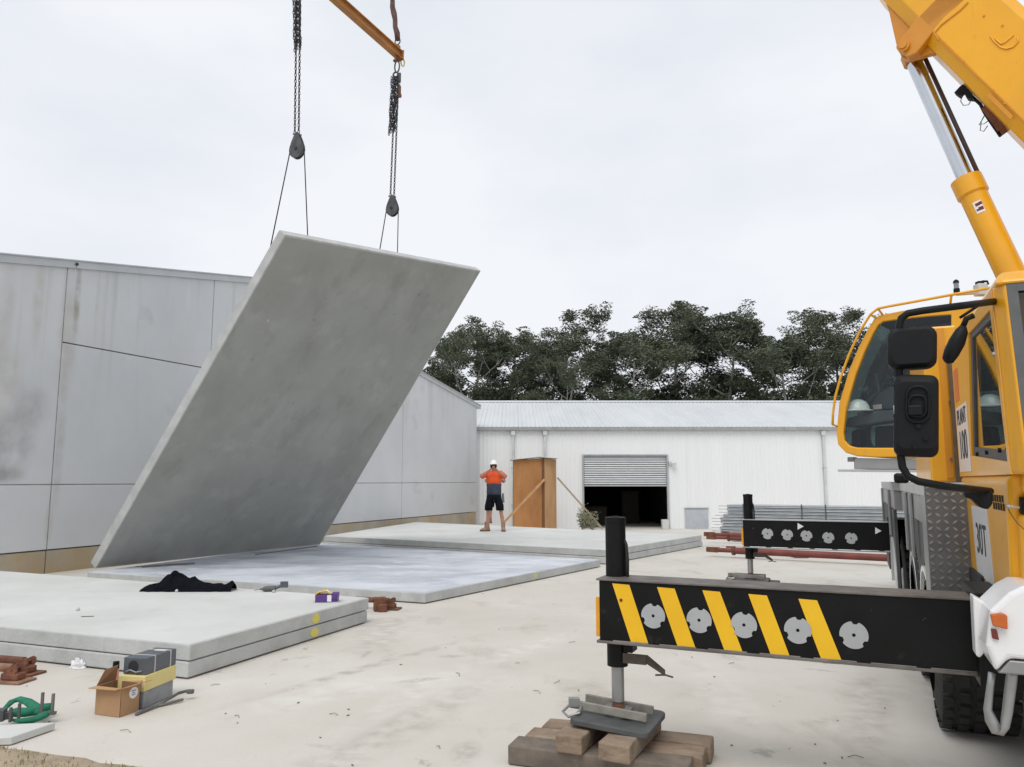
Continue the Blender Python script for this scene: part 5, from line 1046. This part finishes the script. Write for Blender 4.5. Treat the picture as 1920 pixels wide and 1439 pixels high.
# two bent bars leaning out behind the boxes
a_, b_ = atz(262, 1337, .02), atz(362, 1294, .05)
m = MB(); m.tube([atz(255, 1340, .012), atz(300, 1320, .02), atz(335, 1300, .05), atz(350, 1296, .075), atz(362, 1297, .06)], .012, 8); m.box(atz(357, 1297, .06), (.05, .03, .03)); tag(m.build('pinch_bar', M_steel, smooth='auto'), 'dark pinch bar with a bent claw beside the cartons', 'crowbar')
m = MB(); m.tube([atz(296, 1324, .012), atz(343, 1312, .02)], .011, 8); tag(m.build('steel_rod', M_steel, smooth='auto'), 'short straight steel rod beside the pinch bar', 'steel rod')
# scrap of clear plastic at the foot of the stack
def crumple(c, sx, sy, sz, n_, m, name, label, cat, seed=1, smooth=True):
    random.seed(seed); b = MB(); k = 16; vs_ = []; rows = 9
    for j in range(rows + 1):
        ph = math.pi / 2 * j / rows
        for i in range(k):
            th = 2 * math.pi * i / k; p = Vector((math.cos(th) * math.cos(ph), math.sin(th) * math.cos(ph), math.sin(ph))); f = 1 + n_ * noise.noise(p * 2.3 + Vector((seed, 0, 0))) + n_ * .6 * noise.noise(p * 6 + Vector((0, seed, 0)))
            vs_.append(Vector(c) + Vector((p.x * sx * f, p.y * sy * f, max(0, p.z * sz * f) + .003)))
    b.add(vs_, [(j * k + i, j * k + (i + 1) % k, (j + 1) * k + (i + 1) % k, (j + 1) * k + i) for j in range(rows) for i in range(k)] + [tuple(range(k))[::-1]])
    return tag(b.build(name, m, smooth=smooth), label, cat)
crumple(atz(147, 1253, 0), .075, .05, .07, .55, M_white, 'plastic_scrap', 'crumpled white plastic scrap at the foot of the slab stack', 'scrap', 6, smooth=False)
# green round sling, bracket and thin offcut slab in the near left corner
oc_ = [atz(-60, 1364, .05), atz(104, 1356, .05), atz(22, 1384, .05), atz(-70, 1390, .05)]
so2 = thing('concrete_offcut', (oc_[0].x, oc_[0].y, 0), 'thin pale concrete offcut under the green sling', 'slab')
MB().prism([Vector((p.x, p.y, .006)) for p in (oc_[0], oc_[3], oc_[2], oc_[1])], (0, 0, .05)).build('offcut_body', M_slab, so2, bevel=.006)
gs = thing('green_sling', atz(45, 1345, .056), 'coiled green fabric lifting sling on the concrete offcut', 'sling')
def ggp(x, y, z=.075): return atz(x, y, z)
m = MB(); m.tube([ggp(8, 1330), ggp(22, 1316, .09), ggp(36, 1311, .10), ggp(52, 1316, .10), ggp(66, 1326, .09), ggp(76, 1336)], [.018, .026, .03, .034, .038, .036], 10, sq=.6); m.build('sling_loop', M_green, gs, smooth=True)
m = MB(); m.tube([ggp(15, 1338), ggp(30, 1336), ggp(48, 1336), ggp(66, 1334), ggp(84, 1327), ggp(96, 1325)], [.03, .045, .045, .04, .042, .035], 10, sq=.7); m.build('sling_loop', M_green, gs, smooth=True)
m = MB(); m.tube([ggp(22, 1350, .06), ggp(40, 1352, .06), ggp(62, 1350, .06), ggp(82, 1342, .06), ggp(95, 1335, .07)], [.012, .028, .036, .034, .024], 10, sq=.6); m.build('sling_loop', M_green, gs, smooth=True)
br_ = thing('steel_bracket', atz(85, 1345, .056), 'grey steel bracket with two upright bars in the green sling', 'bracket')
for (x, yt, yb) in ((77.5, 1302, 1340), (97.5, 1304, 1340)):
    p = atz(x, yb, .06); h_ = (yb - yt) * p.y / FPX; m = MB(); m.box(p + Vector((0, 0, h_ / 2)), (.018, .018, h_)); m.build('upright_bar', M_steel, br_, bevel=.002)
m = MB(); p0_, p1_ = atz(77.5, 1340, .06), atz(97.5, 1340, .06); m.box((p0_ + p1_) / 2 + Vector((0, 0, .01)), ((p1_ - p0_).length + .05, .03, .02), math.atan2(p1_.y - p0_.y, p1_.x - p0_.x)); m.build('cross_bar', M_steel, br_)
m = MB(); p = atz(8, 1352, .056); m.box(p + Vector((-.05, 0, .04)), (.10, .07, .08), .2); m.box(p + Vector((.0, .02, .03)), (.08, .04, .05), .7); m.tube([p + Vector((.06, -.03, .0)), p + Vector((.06, -.03, .10))], .012, 8); m.tube([p + Vector((.10, .0, .0)), p + Vector((.10, .0, .12))], .012, 8); tag(m.build('ratchet_clamp', M_dgrey, bevel=.01), 'dark steel clamp on the concrete offcut by the green sling', 'clamp')

# ------------------------------------------------------------------ things left on the upper slab
ZS = .298
jc = [(262, 1106), (270, 1100), (291, 1097), (300, 1086), (316, 1075), (332, 1084), (345, 1090), (352, 1086), (357, 1092), (370, 1096), (385, 1099), (402, 1098), (418, 1099), (430, 1092), (434, 1098), (434, 1110), (350, 1113), (280, 1111)]
random.seed(2); jb = MB(); c0_ = atz(345, 1108, ZS); Wj, Dj = 1.30, .42; nx, ny = 46, 16
def jh(px):
    prev = jc[0]
    for q in jc[:16]:
        if q[0] >= px:
            if q[0] == prev[0]: return q[1]
            t = (px - prev[0]) / (q[0] - prev[0]); return prev[1] + (q[1] - prev[1]) * t
        prev = q
    return 1106
vs_ = []
for j in range(ny + 1):
    for i in range(nx + 1):
        px = 262 + 172 * i / nx; base_ = atz(px, 1110, ZS); hh = max(.02, (1110.5 - jh(px)) * base_.y / FPX * 1.02); t = j / ny
        env = math.sin(math.pi * min(1, max(0, t))) ** .7
        f = .95 + .45 * noise.noise(Vector((i * .33, j * .42, 2))) - .75 * abs(noise.noise(Vector((i * .55 + j * .2, j * .35, 5)))) + .15 * noise.noise(Vector((i * 1.3, j * 1.1, 7)))
        z = ZS + .004 + hh * env * max(.15, min(1.0, f + .25 * (1 - abs(t - .45) * 2)))
        vs_.append(Vector((base_.x, base_.y + (t - .1) * (Dj * (.55 + .45 * math.sin(math.pi * i / nx))) + .03 * noise.noise(Vector((i * .3, j, 0))), z)))
jb.add(vs_, [(j * (nx + 1) + i, j * (nx + 1) + i + 1, (j + 1) * (nx + 1) + i + 1, (j + 1) * (nx + 1) + i) for j in range(ny) for i in range(nx)])
tag(jb.build('jacket', M_cloth, smooth=True), 'crumpled black jacket lying on the upper slab', 'jacket')
dc = atz(507, 1110, ZS); o = thing('cordless_drill', dc, 'dark grey cordless drill lying on the upper slab', 'drill')
m = MB(); a_, b_ = dc + Vector((-.10, -.01, .035)), dc + Vector((.06, .02, .04)); m.tube([a_, a_.lerp(b_, .2), b_], [.022, .036, .038], 12); m.build('motor_body', M_dgrey, o, smooth='auto')
m = MB(); m.tube([a_, a_ + Vector((-.035, -.006, 0))], [.016, .012], 10); m.tube([a_ + Vector((-.035, -.006, 0)), a_ + Vector((-.10, -.02, -.012))], .005, 6); m.build('chuck', M_steel, o, smooth='auto')
m = MB(); m.tube([b_ + Vector((-.02, 0, .0)), b_ + Vector((.06, .03, .03))], [.022, .022], 10); m.box(b_ + Vector((.10, .04, .045)), (.10, .07, .075), .35); m.build('grip_and_battery', M_gbox, o, bevel=.008)
for k, (x, y) in enumerate(((513, 1112), (331, 1111), (146, 1146))):
    p = atz(x, y, ZS); m = MB(); m.tube([p, p + Vector((0, 0, .02)), p + Vector((.01, 0, .035))], [.018, .022, .010], 9); tag(m.build('recess_former', M_lgrey, smooth=True), ('small grey plastic plug beside the drill', 'small grey plastic plug against the black jacket', 'small grey plastic plug alone on the upper slab')[k], 'plug', 'plastic plugs on the slab')
p = atz(164, 1157, ZS); m = MB(); m.box(p + Vector((0, 0, .004)), (.12, .025, .006), .2); tag(m.build('timber_sliver', M_timberg), 'thin timber sliver on the upper slab', 'sliver')
pc_ = atz(611, 1130, ZS); o = thing('purple_box', pc_, 'open purple carton with yellow straps on the slab corner', 'box')
m = MB(); m.box(pc_ + Vector((0, .06, .045)), (.26, .16, .085), .08); m.build('carton_body', M_purple, o, bevel=.004)
m = MB(); m.box(pc_ + Vector((.10, .055, .075)), (.07, .165, .06), .08); m.build('raised_flap', M_purple, o)
m = MB(); m.box(pc_ + Vector((.045, -.024, .05)), (.05, .004, .075), .08); m.build('white_print', M_white, o)
m = MB(); m.prism([pc_ + Vector(q) for q in ((.04, -.05, .004), (.17, -.06, .004), (.19, -.01, .004), (.10, -.01, .004))], (0, 0, .003)); m.build('paper_flap', M_white, o)
random.seed(11)
for k in range(7):
    m = MB(); y_ = random.uniform(0, .12); m.tube([pc_ + Vector((-.13, y_, .085)), pc_ + Vector((-.08, y_ - .01, .105 + .02 * random.random())), pc_ + Vector((.0, y_ + .01, .11 + .025 * random.random())), pc_ + Vector((.05, y_, .09))], .009, 6); m.build('yellow_strap', M_sty if k % 3 else M_white, o, smooth=True)

# ================================================================== PEOPLE
def person(base, face, sc, shirt_hi, shirt_lo, shorts_m, hat, label, boots_m):
    """standing figure; local x to the right of the picture, -y towards the camera"""
    o = thing('person', base, label, 'person')
    B = Vector(base); ca, sa = math.cos(face), math.sin(face)
    def P(x, y, z): return B + Vector((ca * x - sa * y, sa * x + ca * y, z)) * sc
    J = dict(pel=(0, 0, .97), sp=(0, 0, 1.2), ch=(0, -.01, 1.46), nk=(0, -.01, 1.645), hd=(-.015, -.035, 1.76), top=(-.015, -.02, 1.87),
             sl=(-.185, 0, 1.56), el=(-.36, -.12, 1.47), wl=(-.085, -.27, 1.67), hl=(-.045, -.30, 1.735),
             sr=(.185, 0, 1.56), er=(.315, -.14, 1.46), wr=(.075, -.27, 1.66), hr=(.03, -.30, 1.73),
             pl=(-.11, 0, .90), kl=(-.155, -.03, .52), al=(-.185, .01, .10), tl=(-.28, -.06, .045),
             pr=(.11, 0, .90), kr=(.20, -.03, .52), ar=(.255, .0, .10), tr=(.27, -.15, .045))
    rad = dict(pel=.13, sp=.125, ch=.13, nk=.055, hd=.088, top=.062, sl=.075, el=.05, wl=.032, hl=.034, sr=.075, er=.05, wr=.032, hr=.034, pl=.095, kl=.060, al=.045, tl=.036, pr=.095, kr=.060, ar=.045, tr=.036)
    E_ = [('pel', 'sp'), ('sp', 'ch'), ('ch', 'nk'), ('nk', 'hd'), ('hd', 'top'), ('ch', 'sl'), ('sl', 'el'), ('el', 'wl'), ('wl', 'hl'), ('ch', 'sr'), ('sr', 'er'), ('er', 'wr'), ('wr', 'hr'), ('pel', 'pl'), ('pl', 'kl'), ('kl', 'al'), ('al', 'tl'), ('pel', 'pr'), ('pr', 'kr'), ('kr', 'ar'), ('ar', 'tr')]
    ks = list(J); me = bpy.data.meshes.new('body'); me.from_pydata([tuple(P(*J[k]) - B) for k in ks], [(ks.index(a), ks.index(b)) for a, b in E_], [])
    bo = bpy.data.objects.new('body', me); col.objects.link(bo); bo.parent = o; ROOT[bo.name] = B; me.materials.append(M_skin)
    bo.modifiers.new('skin', 'SKIN'); 
    for i, k in enumerate(ks):
        d = me.skin_vertices[0].data[i]; d.radius = (rad[k] * sc * .95,) * 2; d.use_root = (k == 'pel')
    sm = bo.modifiers.new('sub', 'SUBSURF'); sm.levels = 2; sm.render_levels = 2
    bo.modifiers['skin'].use_smooth_shade = True
    def lo(rings, n=16):
        m = MB(); vs_ = []
        for (x, y, z, rx, ry) in rings:
            for k in range(n):
                a = 2 * math.pi * k / n; vs_.append(P(x + rx * math.cos(a), y + ry * math.sin(a), z + .006 * math.sin(3 * a + z * 20)))
        q = len(rings); m.add(vs_, [(i * n + k, i * n + (k + 1) % n, (i + 1) * n + (k + 1) % n, (i + 1) * n + k) for i in range(q - 1) for k in range(n)] + [tuple(range(n))[::-1], tuple(range((q - 1) * n, q * n))]); return m
    lo([(0, 0, 1.275, .205, .155), (0, -.005, 1.38, .21, .155), (0, 0, 1.50, .225, .145), (0, 0, 1.575, .205, .125), (0, 0, 1.625, .12, .09), (0, 0, 1.645, .075, .07)]).build('shirt_upper', shirt_hi, o, smooth=True)
    lo([(0, 0, .985, .20, .16), (0, 0, 1.06, .203, .162), (0, 0, 1.18, .20, .158), (0, 0, 1.285, .208, .157)]).build('shirt_lower', shirt_lo, o, smooth=True)
    for s_, S_, E2 in ((-1, 'sl', 'el'), (1, 'sr', 'er')):
        a, b = Vector(J[S_]), Vector(J[E2]); c = a.lerp(b, .9); a = a - (b - a) * .15
        m = MB(); m.tube([P(*a), P(*a.lerp(c, .4)), P(*c)], [.085 * sc, .082 * sc, .072 * sc], 12); m.build('sleeve', shirt_hi, o, smooth=True)
    lo([(0, 0, .84, .205, .165), (0, 0, .92, .207, .168), (0, 0, 1.01, .195, .155)]).build('shorts_seat', shorts_m, o, smooth=True)
    for x0, x1 in ((-.105, -.145), (.105, .165)):
        lo([(x1, -.02, .565, .108, .115), (x1 * .95, -.01, .70, .112, .125), (x0, 0, .86, .108, .145), (x0, 0, .93, .09, .14)], 14).build('shorts_leg', shorts_m, o, smooth=True)
    for side_, (ax_, ay_), (dx_, dy_) in ((-1, (-.185, .01), (-.93, -.36)), (1, (.255, .0), (.12, -.99))):
        a = Vector((ax_, ay_, 0)); d = Vector((dx_, dy_, 0)).normalized(); pr = Vector((-d.y, d.x, 0)); m = MB(); vs_ = []
        prof = [(.24, -.062, .062, .058), (.18, -.06, .065, .056), (.10, -.075, .09, .055), (.06, -.085, .20, .056), (.028, -.088, .21, .057)]
        for (z, b0, b1, wd) in prof:
            for k in range(12):
                t = 2 * math.pi * k / 12; f = (b0 + b1) / 2 + (b1 - b0) / 2 * math.cos(t); vs_.append(P(*(a + d * f + pr * wd * math.sin(t) + Vector((0, 0, z)))))
        m.add(vs_, [(i * 12 + k, i * 12 + (k + 1) % 12, (i + 1) * 12 + (k + 1) % 12, (i + 1) * 12 + k) for i in range(4) for k in range(12)] + [tuple(range(12))[::-1], tuple(range(48, 60))])
        bt = m.build('boot', boots_m, o, smooth='auto')
        m = MB(); vs_ = []
        for z in (.004, .028):
            for k in range(12):
                t = 2 * math.pi * k / 12; f = .061 + .152 * math.cos(t); vs_.append(P(*(a + d * f + pr * .06 * math.sin(t) + Vector((0, 0, z)))))
        m.add(vs_, [(k, (k + 1) % 12, 12 + (k + 1) % 12, 12 + k) for k in range(12)] + [tuple(range(12))[::-1], tuple(range(12, 24))]); m.build('sole', M_sole, bt)
    hx, hy, hz = J['hd']
    m = MB()                                             # nose, ears, brow and lips give the head a face
    m.add([P(hx - .012, hy - .078, hz + .02), P(hx + .012, hy - .078, hz + .02), P(hx + .016, hy - .085, hz - .025), P(hx - .016, hy - .085, hz - .025), P(hx, hy - .112, hz - .022)], [(0, 1, 4), (1, 2, 4), (2, 3, 4), (3, 0, 4)])
    m.build('nose', M_skin, o)
    for s_ in (-1, 1):
        m = MB(); m.tube([P(hx + .078 * s_, hy + .01, hz - .03), P(hx + .088 * s_, hy + .012, hz), P(hx + .08 * s_, hy + .01, hz + .03)], [.008 * sc, .014 * sc, .008 * sc], 6); m.build('ear', M_skin, o, smooth=True)
        m = MB(); m.tube([P(hx + .033 * s_ - .012, hy - .078, hz + .018), P(hx + .033 * s_ + .012, hy - .078, hz + .018)], .008 * sc, 6); m.build('eye', M_sole, o)
    m = MB(); m.tube([P(hx - .024, hy - .078, hz - .05), P(hx, hy - .085, hz - .052), P(hx + .024, hy - .078, hz - .05)], .006 * sc, 5); m.build('mouth', mat('lips', (.30, .11, .09), None, 9, .5), o)
    lo([(hx, hy + .02, hz - .02, .085, .09), (hx, hy + .02, hz + .05, .092, .098), (hx, hy + .015, hz + .085, .085, .09)]).build('hair', M_sole, o, smooth=True)
    if hat:
        h = lo([(hx, hy - .02, hz + .055, .125, .15), (hx, hy - .015, hz + .068, .115, .135), (hx, hy, hz + .072, .10, .12), (hx, hy + .005, hz + .11, .098, .115), (hx, hy + .005, hz + .15, .075, .088), (hx, hy + .005, hz + .172, .04, .05), (hx, hy + .005, hz + .178, .01, .01)], 18); h.build('hard_hat', M_white, o, smooth=True)
    # hands: palm and five fingers each, closed on the phone
    for s_, k in ((-1, 'hl'), (1, 'hr')):
        c = Vector(J[k])
        for f in range(5):
            if f < 4: pts = [c + Vector((.0, -.005, .022 - .018 * f)), c + Vector((-.030 * s_ * .2, -.035, .026 - .018 * f)), c + Vector((-.028 * s_, -.045, .024 - .018 * f)), c + Vector((-.046 * s_ + .004 * f * s_, -.032, .022 - .018 * f))]
            else: pts = [c + Vector((.004 * s_, .0, -.035)), c + Vector((-.014 * s_, .012, -.01)), c + Vector((-.032 * s_, .008, .014))]
            m = MB(); m.tube([P(*p) for p in pts], [.0095 * sc, .0095 * sc, .009 * sc, .007 * sc][:len(pts)], 7); m.build('finger', M_skin, o, smooth=True)
    return o, P, J
wb = atz(926, 996.5, .30)
w1, P1, J1 = person(wb, 0, 1.055, M_hivis, M_navy, M_shorts, True, 'person in white hard hat and orange hi-vis shirt raising a phone', M_boot)
m = MB(); c_ = P1(-.01, -.335, 1.745); m.box(c_, (.15, .012, .075), R(4)); ph_ = tag(m.build('phone', M_black, bevel=.004), 'dark phone held up to the face of the person in orange', 'phone')
wb2 = atz(928.5, 981.5, .30)
person(wb2, R(8), .97, mat('grey_green_cloth', (.17, .20, .185), None, 8, .9), MATS['grey_green_cloth'], M_shorts, False, 'second person in grey-green clothing hidden behind the person in orange', mat('pink_brown_boot', (.33, .16, .13), None, 8, .8))
m = MB(); p = P1(.235, .03, .90); m.prism([p + Vector(q) for q in ((-.03, 0, -.13), (.06, 0, -.14), (.035, 0, .14), (-.02, 0, .13))], (0, .05, 0)); tag(m.build('cloth_bag', MATS['grey_green_cloth'], bevel=.012), 'grey-green cloth pouch at the hip of the person in orange', 'bag')

# ================================================================== TREES BEHIND THE SHED
def gum_mesh(seed, h, spread, dens, bottom=.30):
    rnd = random.Random(seed); tr = MB(); lf_v = []; lf_f = []
    lean = Vector((rnd.uniform(-.06, .06), rnd.uniform(-.06, .06), 1)); clusters = []
    def limb(a, d, L, r_, depth):
        pts = [a]; p = a.copy(); dd = d.copy(); n_ = 5
        for i in range(n_):
            dd = (dd + Vector((rnd.uniform(-.22, .22), rnd.uniform(-.22, .22), rnd.uniform(-.02, .16)))).normalized(); p = p + dd * (L / n_); pts.append(p.copy())
        tr.tube(pts, [r_ * (1 - .75 * i / n_) for i in range(n_ + 1)], 6 if depth < 2 else 4, caps=False)
        if depth < 2:
            for k in range(3 if depth == 0 else 3):
                t = rnd.uniform(.45, 1.0); i = min(n_ - 1, int(t * n_)); q = pts[i].lerp(pts[i + 1], t * n_ - i); a2 = rnd.uniform(0, 6.28)
                limb(q, (dd * .7 + Vector((math.cos(a2), math.sin(a2), .25)) * .9).normalized(), L * rnd.uniform(.40, .6), r_ * .45, depth + 1)
        clusters.append((pts[-1], L))
        if depth >= 1: clusters.append((pts[3], L))
    trunk = [Vector((0, 0, 0))]; p = Vector((0, 0, 0)); dd = lean.normalized()
    for i in range(7):
        dd = (dd + Vector((rnd.uniform(-.07, .07), rnd.uniform(-.07, .07), .03))).normalized(); p = p + dd * (h * .86 / 7); trunk.append(p.copy())
    r0_ = h * .016; tr.tube(trunk, [r0_ * (1 - .82 * i / 7) for i in range(8)], 8)
    for k in range(13):
        t = bottom + (1 - bottom) * (k + rnd.random()) / 13; i = min(6, int(t * 7)); q = trunk[i].lerp(trunk[i + 1], t * 7 - i); a = k * 2.4 + rnd.uniform(-.5, .5)
        L = h * spread * (1.0 - .55 * abs(t - .62)) * rnd.uniform(.7, 1.1); limb(q, Vector((math.cos(a), math.sin(a), rnd.uniform(.25, .9))).normalized(), L, r0_ * .38 * (1.15 - t * .6), 0)
    clusters.append((trunk[-1], h * .2)); lfm = MB()
    for c, L in clusters:
        rx = min(1.3, L * rnd.uniform(.16, .36) + .30); rz = rx * rnd.uniform(.34, .55); nn = int(dens * 2.3 * (rx ** 1.7) * rnd.uniform(.6, 1.3))
        for i in range(nn):
            while True:
                v = Vector((rnd.uniform(-1, 1), rnd.uniform(-1, 1), rnd.uniform(-.7, 1)))
                if .1 < v.length < 1: break
            v = v * (v.length ** -.35)
            q = c + Vector((v.x * rx, v.y * rx, v.z * rz)); s_ = rnd.uniform(.05, .115); n1 = Vector((rnd.gauss(0, 1), rnd.gauss(0, 1), rnd.gauss(0, 1) + .5)).normalized(); x = n1.orthogonal().normalized() if rnd.random() < .5 else n1.cross(Vector((0, 0, 1))).normalized(); y = n1.cross(x)
            k = len(lf_v); lf_v.extend([q - x * s_ * 1.3, q - y * s_ * .55, q + x * s_ * 1.3, q + y * s_ * .55]); lf_f.append((k, k + 1, k + 2, k + 3))
    def mk(name, v, f, m):
        me = bpy.data.meshes.new(name); me.from_pydata([tuple(p) for p in v], [], f); me.materials.append(m); me.update(); return me
    return mk('trunk', tr.v, tr.f, M_bark), mk('crown', lf_v, lf_f, M_leaf)
protos = [gum_mesh(31, 16, .30, 70, .30), gum_mesh(52, 17, .34, 78, .22), gum_mesh(77, 15, .30, 62, .38), gum_mesh(94, 16, .36, 85, .18), gum_mesh(115, 14, .33, 70, .28), gum_mesh(140, 16, .26, 55, .40)]
TREES = [  # px, top y, distance, proto, turn, width factor, label
    (842, 612, 56, 1, 0.4, 1.0, 'broad gum tree whose crown meets the tilted panel edge'),
    (884, 603, 60, 3, 2.1, .95, 'dense dark gum tree just above the concrete gable corner'),
    (948, 612, 57, 4, 1.0, 1.05, 'rounded gum tree beyond the shed roof end next to the gable'),
    (1012, 598, 61, 0, 3.3, .9, 'slim open gum tree with pale forked trunk showing'),
    (1068, 622, 55, 3, 4.2, .9, 'low bushy gum tree in front of the open forked one'),
    (1142, 578, 60, 2, 0.9, 1.0, 'tall open gum tree with a wispy crown tip'),
    (1190, 612, 57, 4, 5.0, 1.15, 'shorter gum tree between the wispy tall one and the tiered one'),
    (1250, 572, 62, 5, 2.7, 1.15, 'tall gum tree with tiered flat clumps beside the biggest crown'),
    (1342, 588, 60, 1, 5.6, 1.2, 'largest dense gum tree on the skyline'),
    (1428, 574, 59, 3, 0.2, 1.1, 'wide gum tree merging with the biggest crown'),
    (1492, 612, 56, 4, 3.9, 1.2, 'lower rounded gum tree stepping down toward the crane cab'),
    (1572, 577, 63, 5, 1.5, 1.0, 'tall thin gum tree standing clear above the shed roof by the crane cab'),
    (1640, 610, 58, 0, 4.4, 1.0, 'gum tree seen through the crane cab window'),
    (1730, 620, 58, 1, 2.9, 1.0, 'gum tree hidden mostly behind the crane cab mirrors'),
    (780, 640, 60, 3, 5.2, 1.0, 'gum tree hidden mostly behind the tilted panel'),
]
random.seed(3)
hts = [16, 17, 15, 16, 14, 16]
tops = []
for me_t, me_c in protos: tops.append(max(v.co.z for v in me_c.vertices))
for (px, ty, D, k, a, wf_, lb) in TREES:
    p = aty(px, 902, D); zt = aty(px, ty, D).z; sz = (zt - GS) / tops[k]
    o = thing('gum_tree', (p.x, D, GS), lb, 'tree', 'gum trees beyond the shed'); o.rotation_euler = (0, 0, a); o.scale = (sz * wf_, sz * wf_, sz)
    for nm, me in (('trunk', protos[k][0]), ('crown', protos[k][1])):
        c = bpy.data.objects.new(nm, me); col.objects.link(c); c.parent = o
# scrub and saplings that close the view below the crowns: nobody could count them
rnd = random.Random(9); sc_v = []; sc_f = []
for k in range(640):
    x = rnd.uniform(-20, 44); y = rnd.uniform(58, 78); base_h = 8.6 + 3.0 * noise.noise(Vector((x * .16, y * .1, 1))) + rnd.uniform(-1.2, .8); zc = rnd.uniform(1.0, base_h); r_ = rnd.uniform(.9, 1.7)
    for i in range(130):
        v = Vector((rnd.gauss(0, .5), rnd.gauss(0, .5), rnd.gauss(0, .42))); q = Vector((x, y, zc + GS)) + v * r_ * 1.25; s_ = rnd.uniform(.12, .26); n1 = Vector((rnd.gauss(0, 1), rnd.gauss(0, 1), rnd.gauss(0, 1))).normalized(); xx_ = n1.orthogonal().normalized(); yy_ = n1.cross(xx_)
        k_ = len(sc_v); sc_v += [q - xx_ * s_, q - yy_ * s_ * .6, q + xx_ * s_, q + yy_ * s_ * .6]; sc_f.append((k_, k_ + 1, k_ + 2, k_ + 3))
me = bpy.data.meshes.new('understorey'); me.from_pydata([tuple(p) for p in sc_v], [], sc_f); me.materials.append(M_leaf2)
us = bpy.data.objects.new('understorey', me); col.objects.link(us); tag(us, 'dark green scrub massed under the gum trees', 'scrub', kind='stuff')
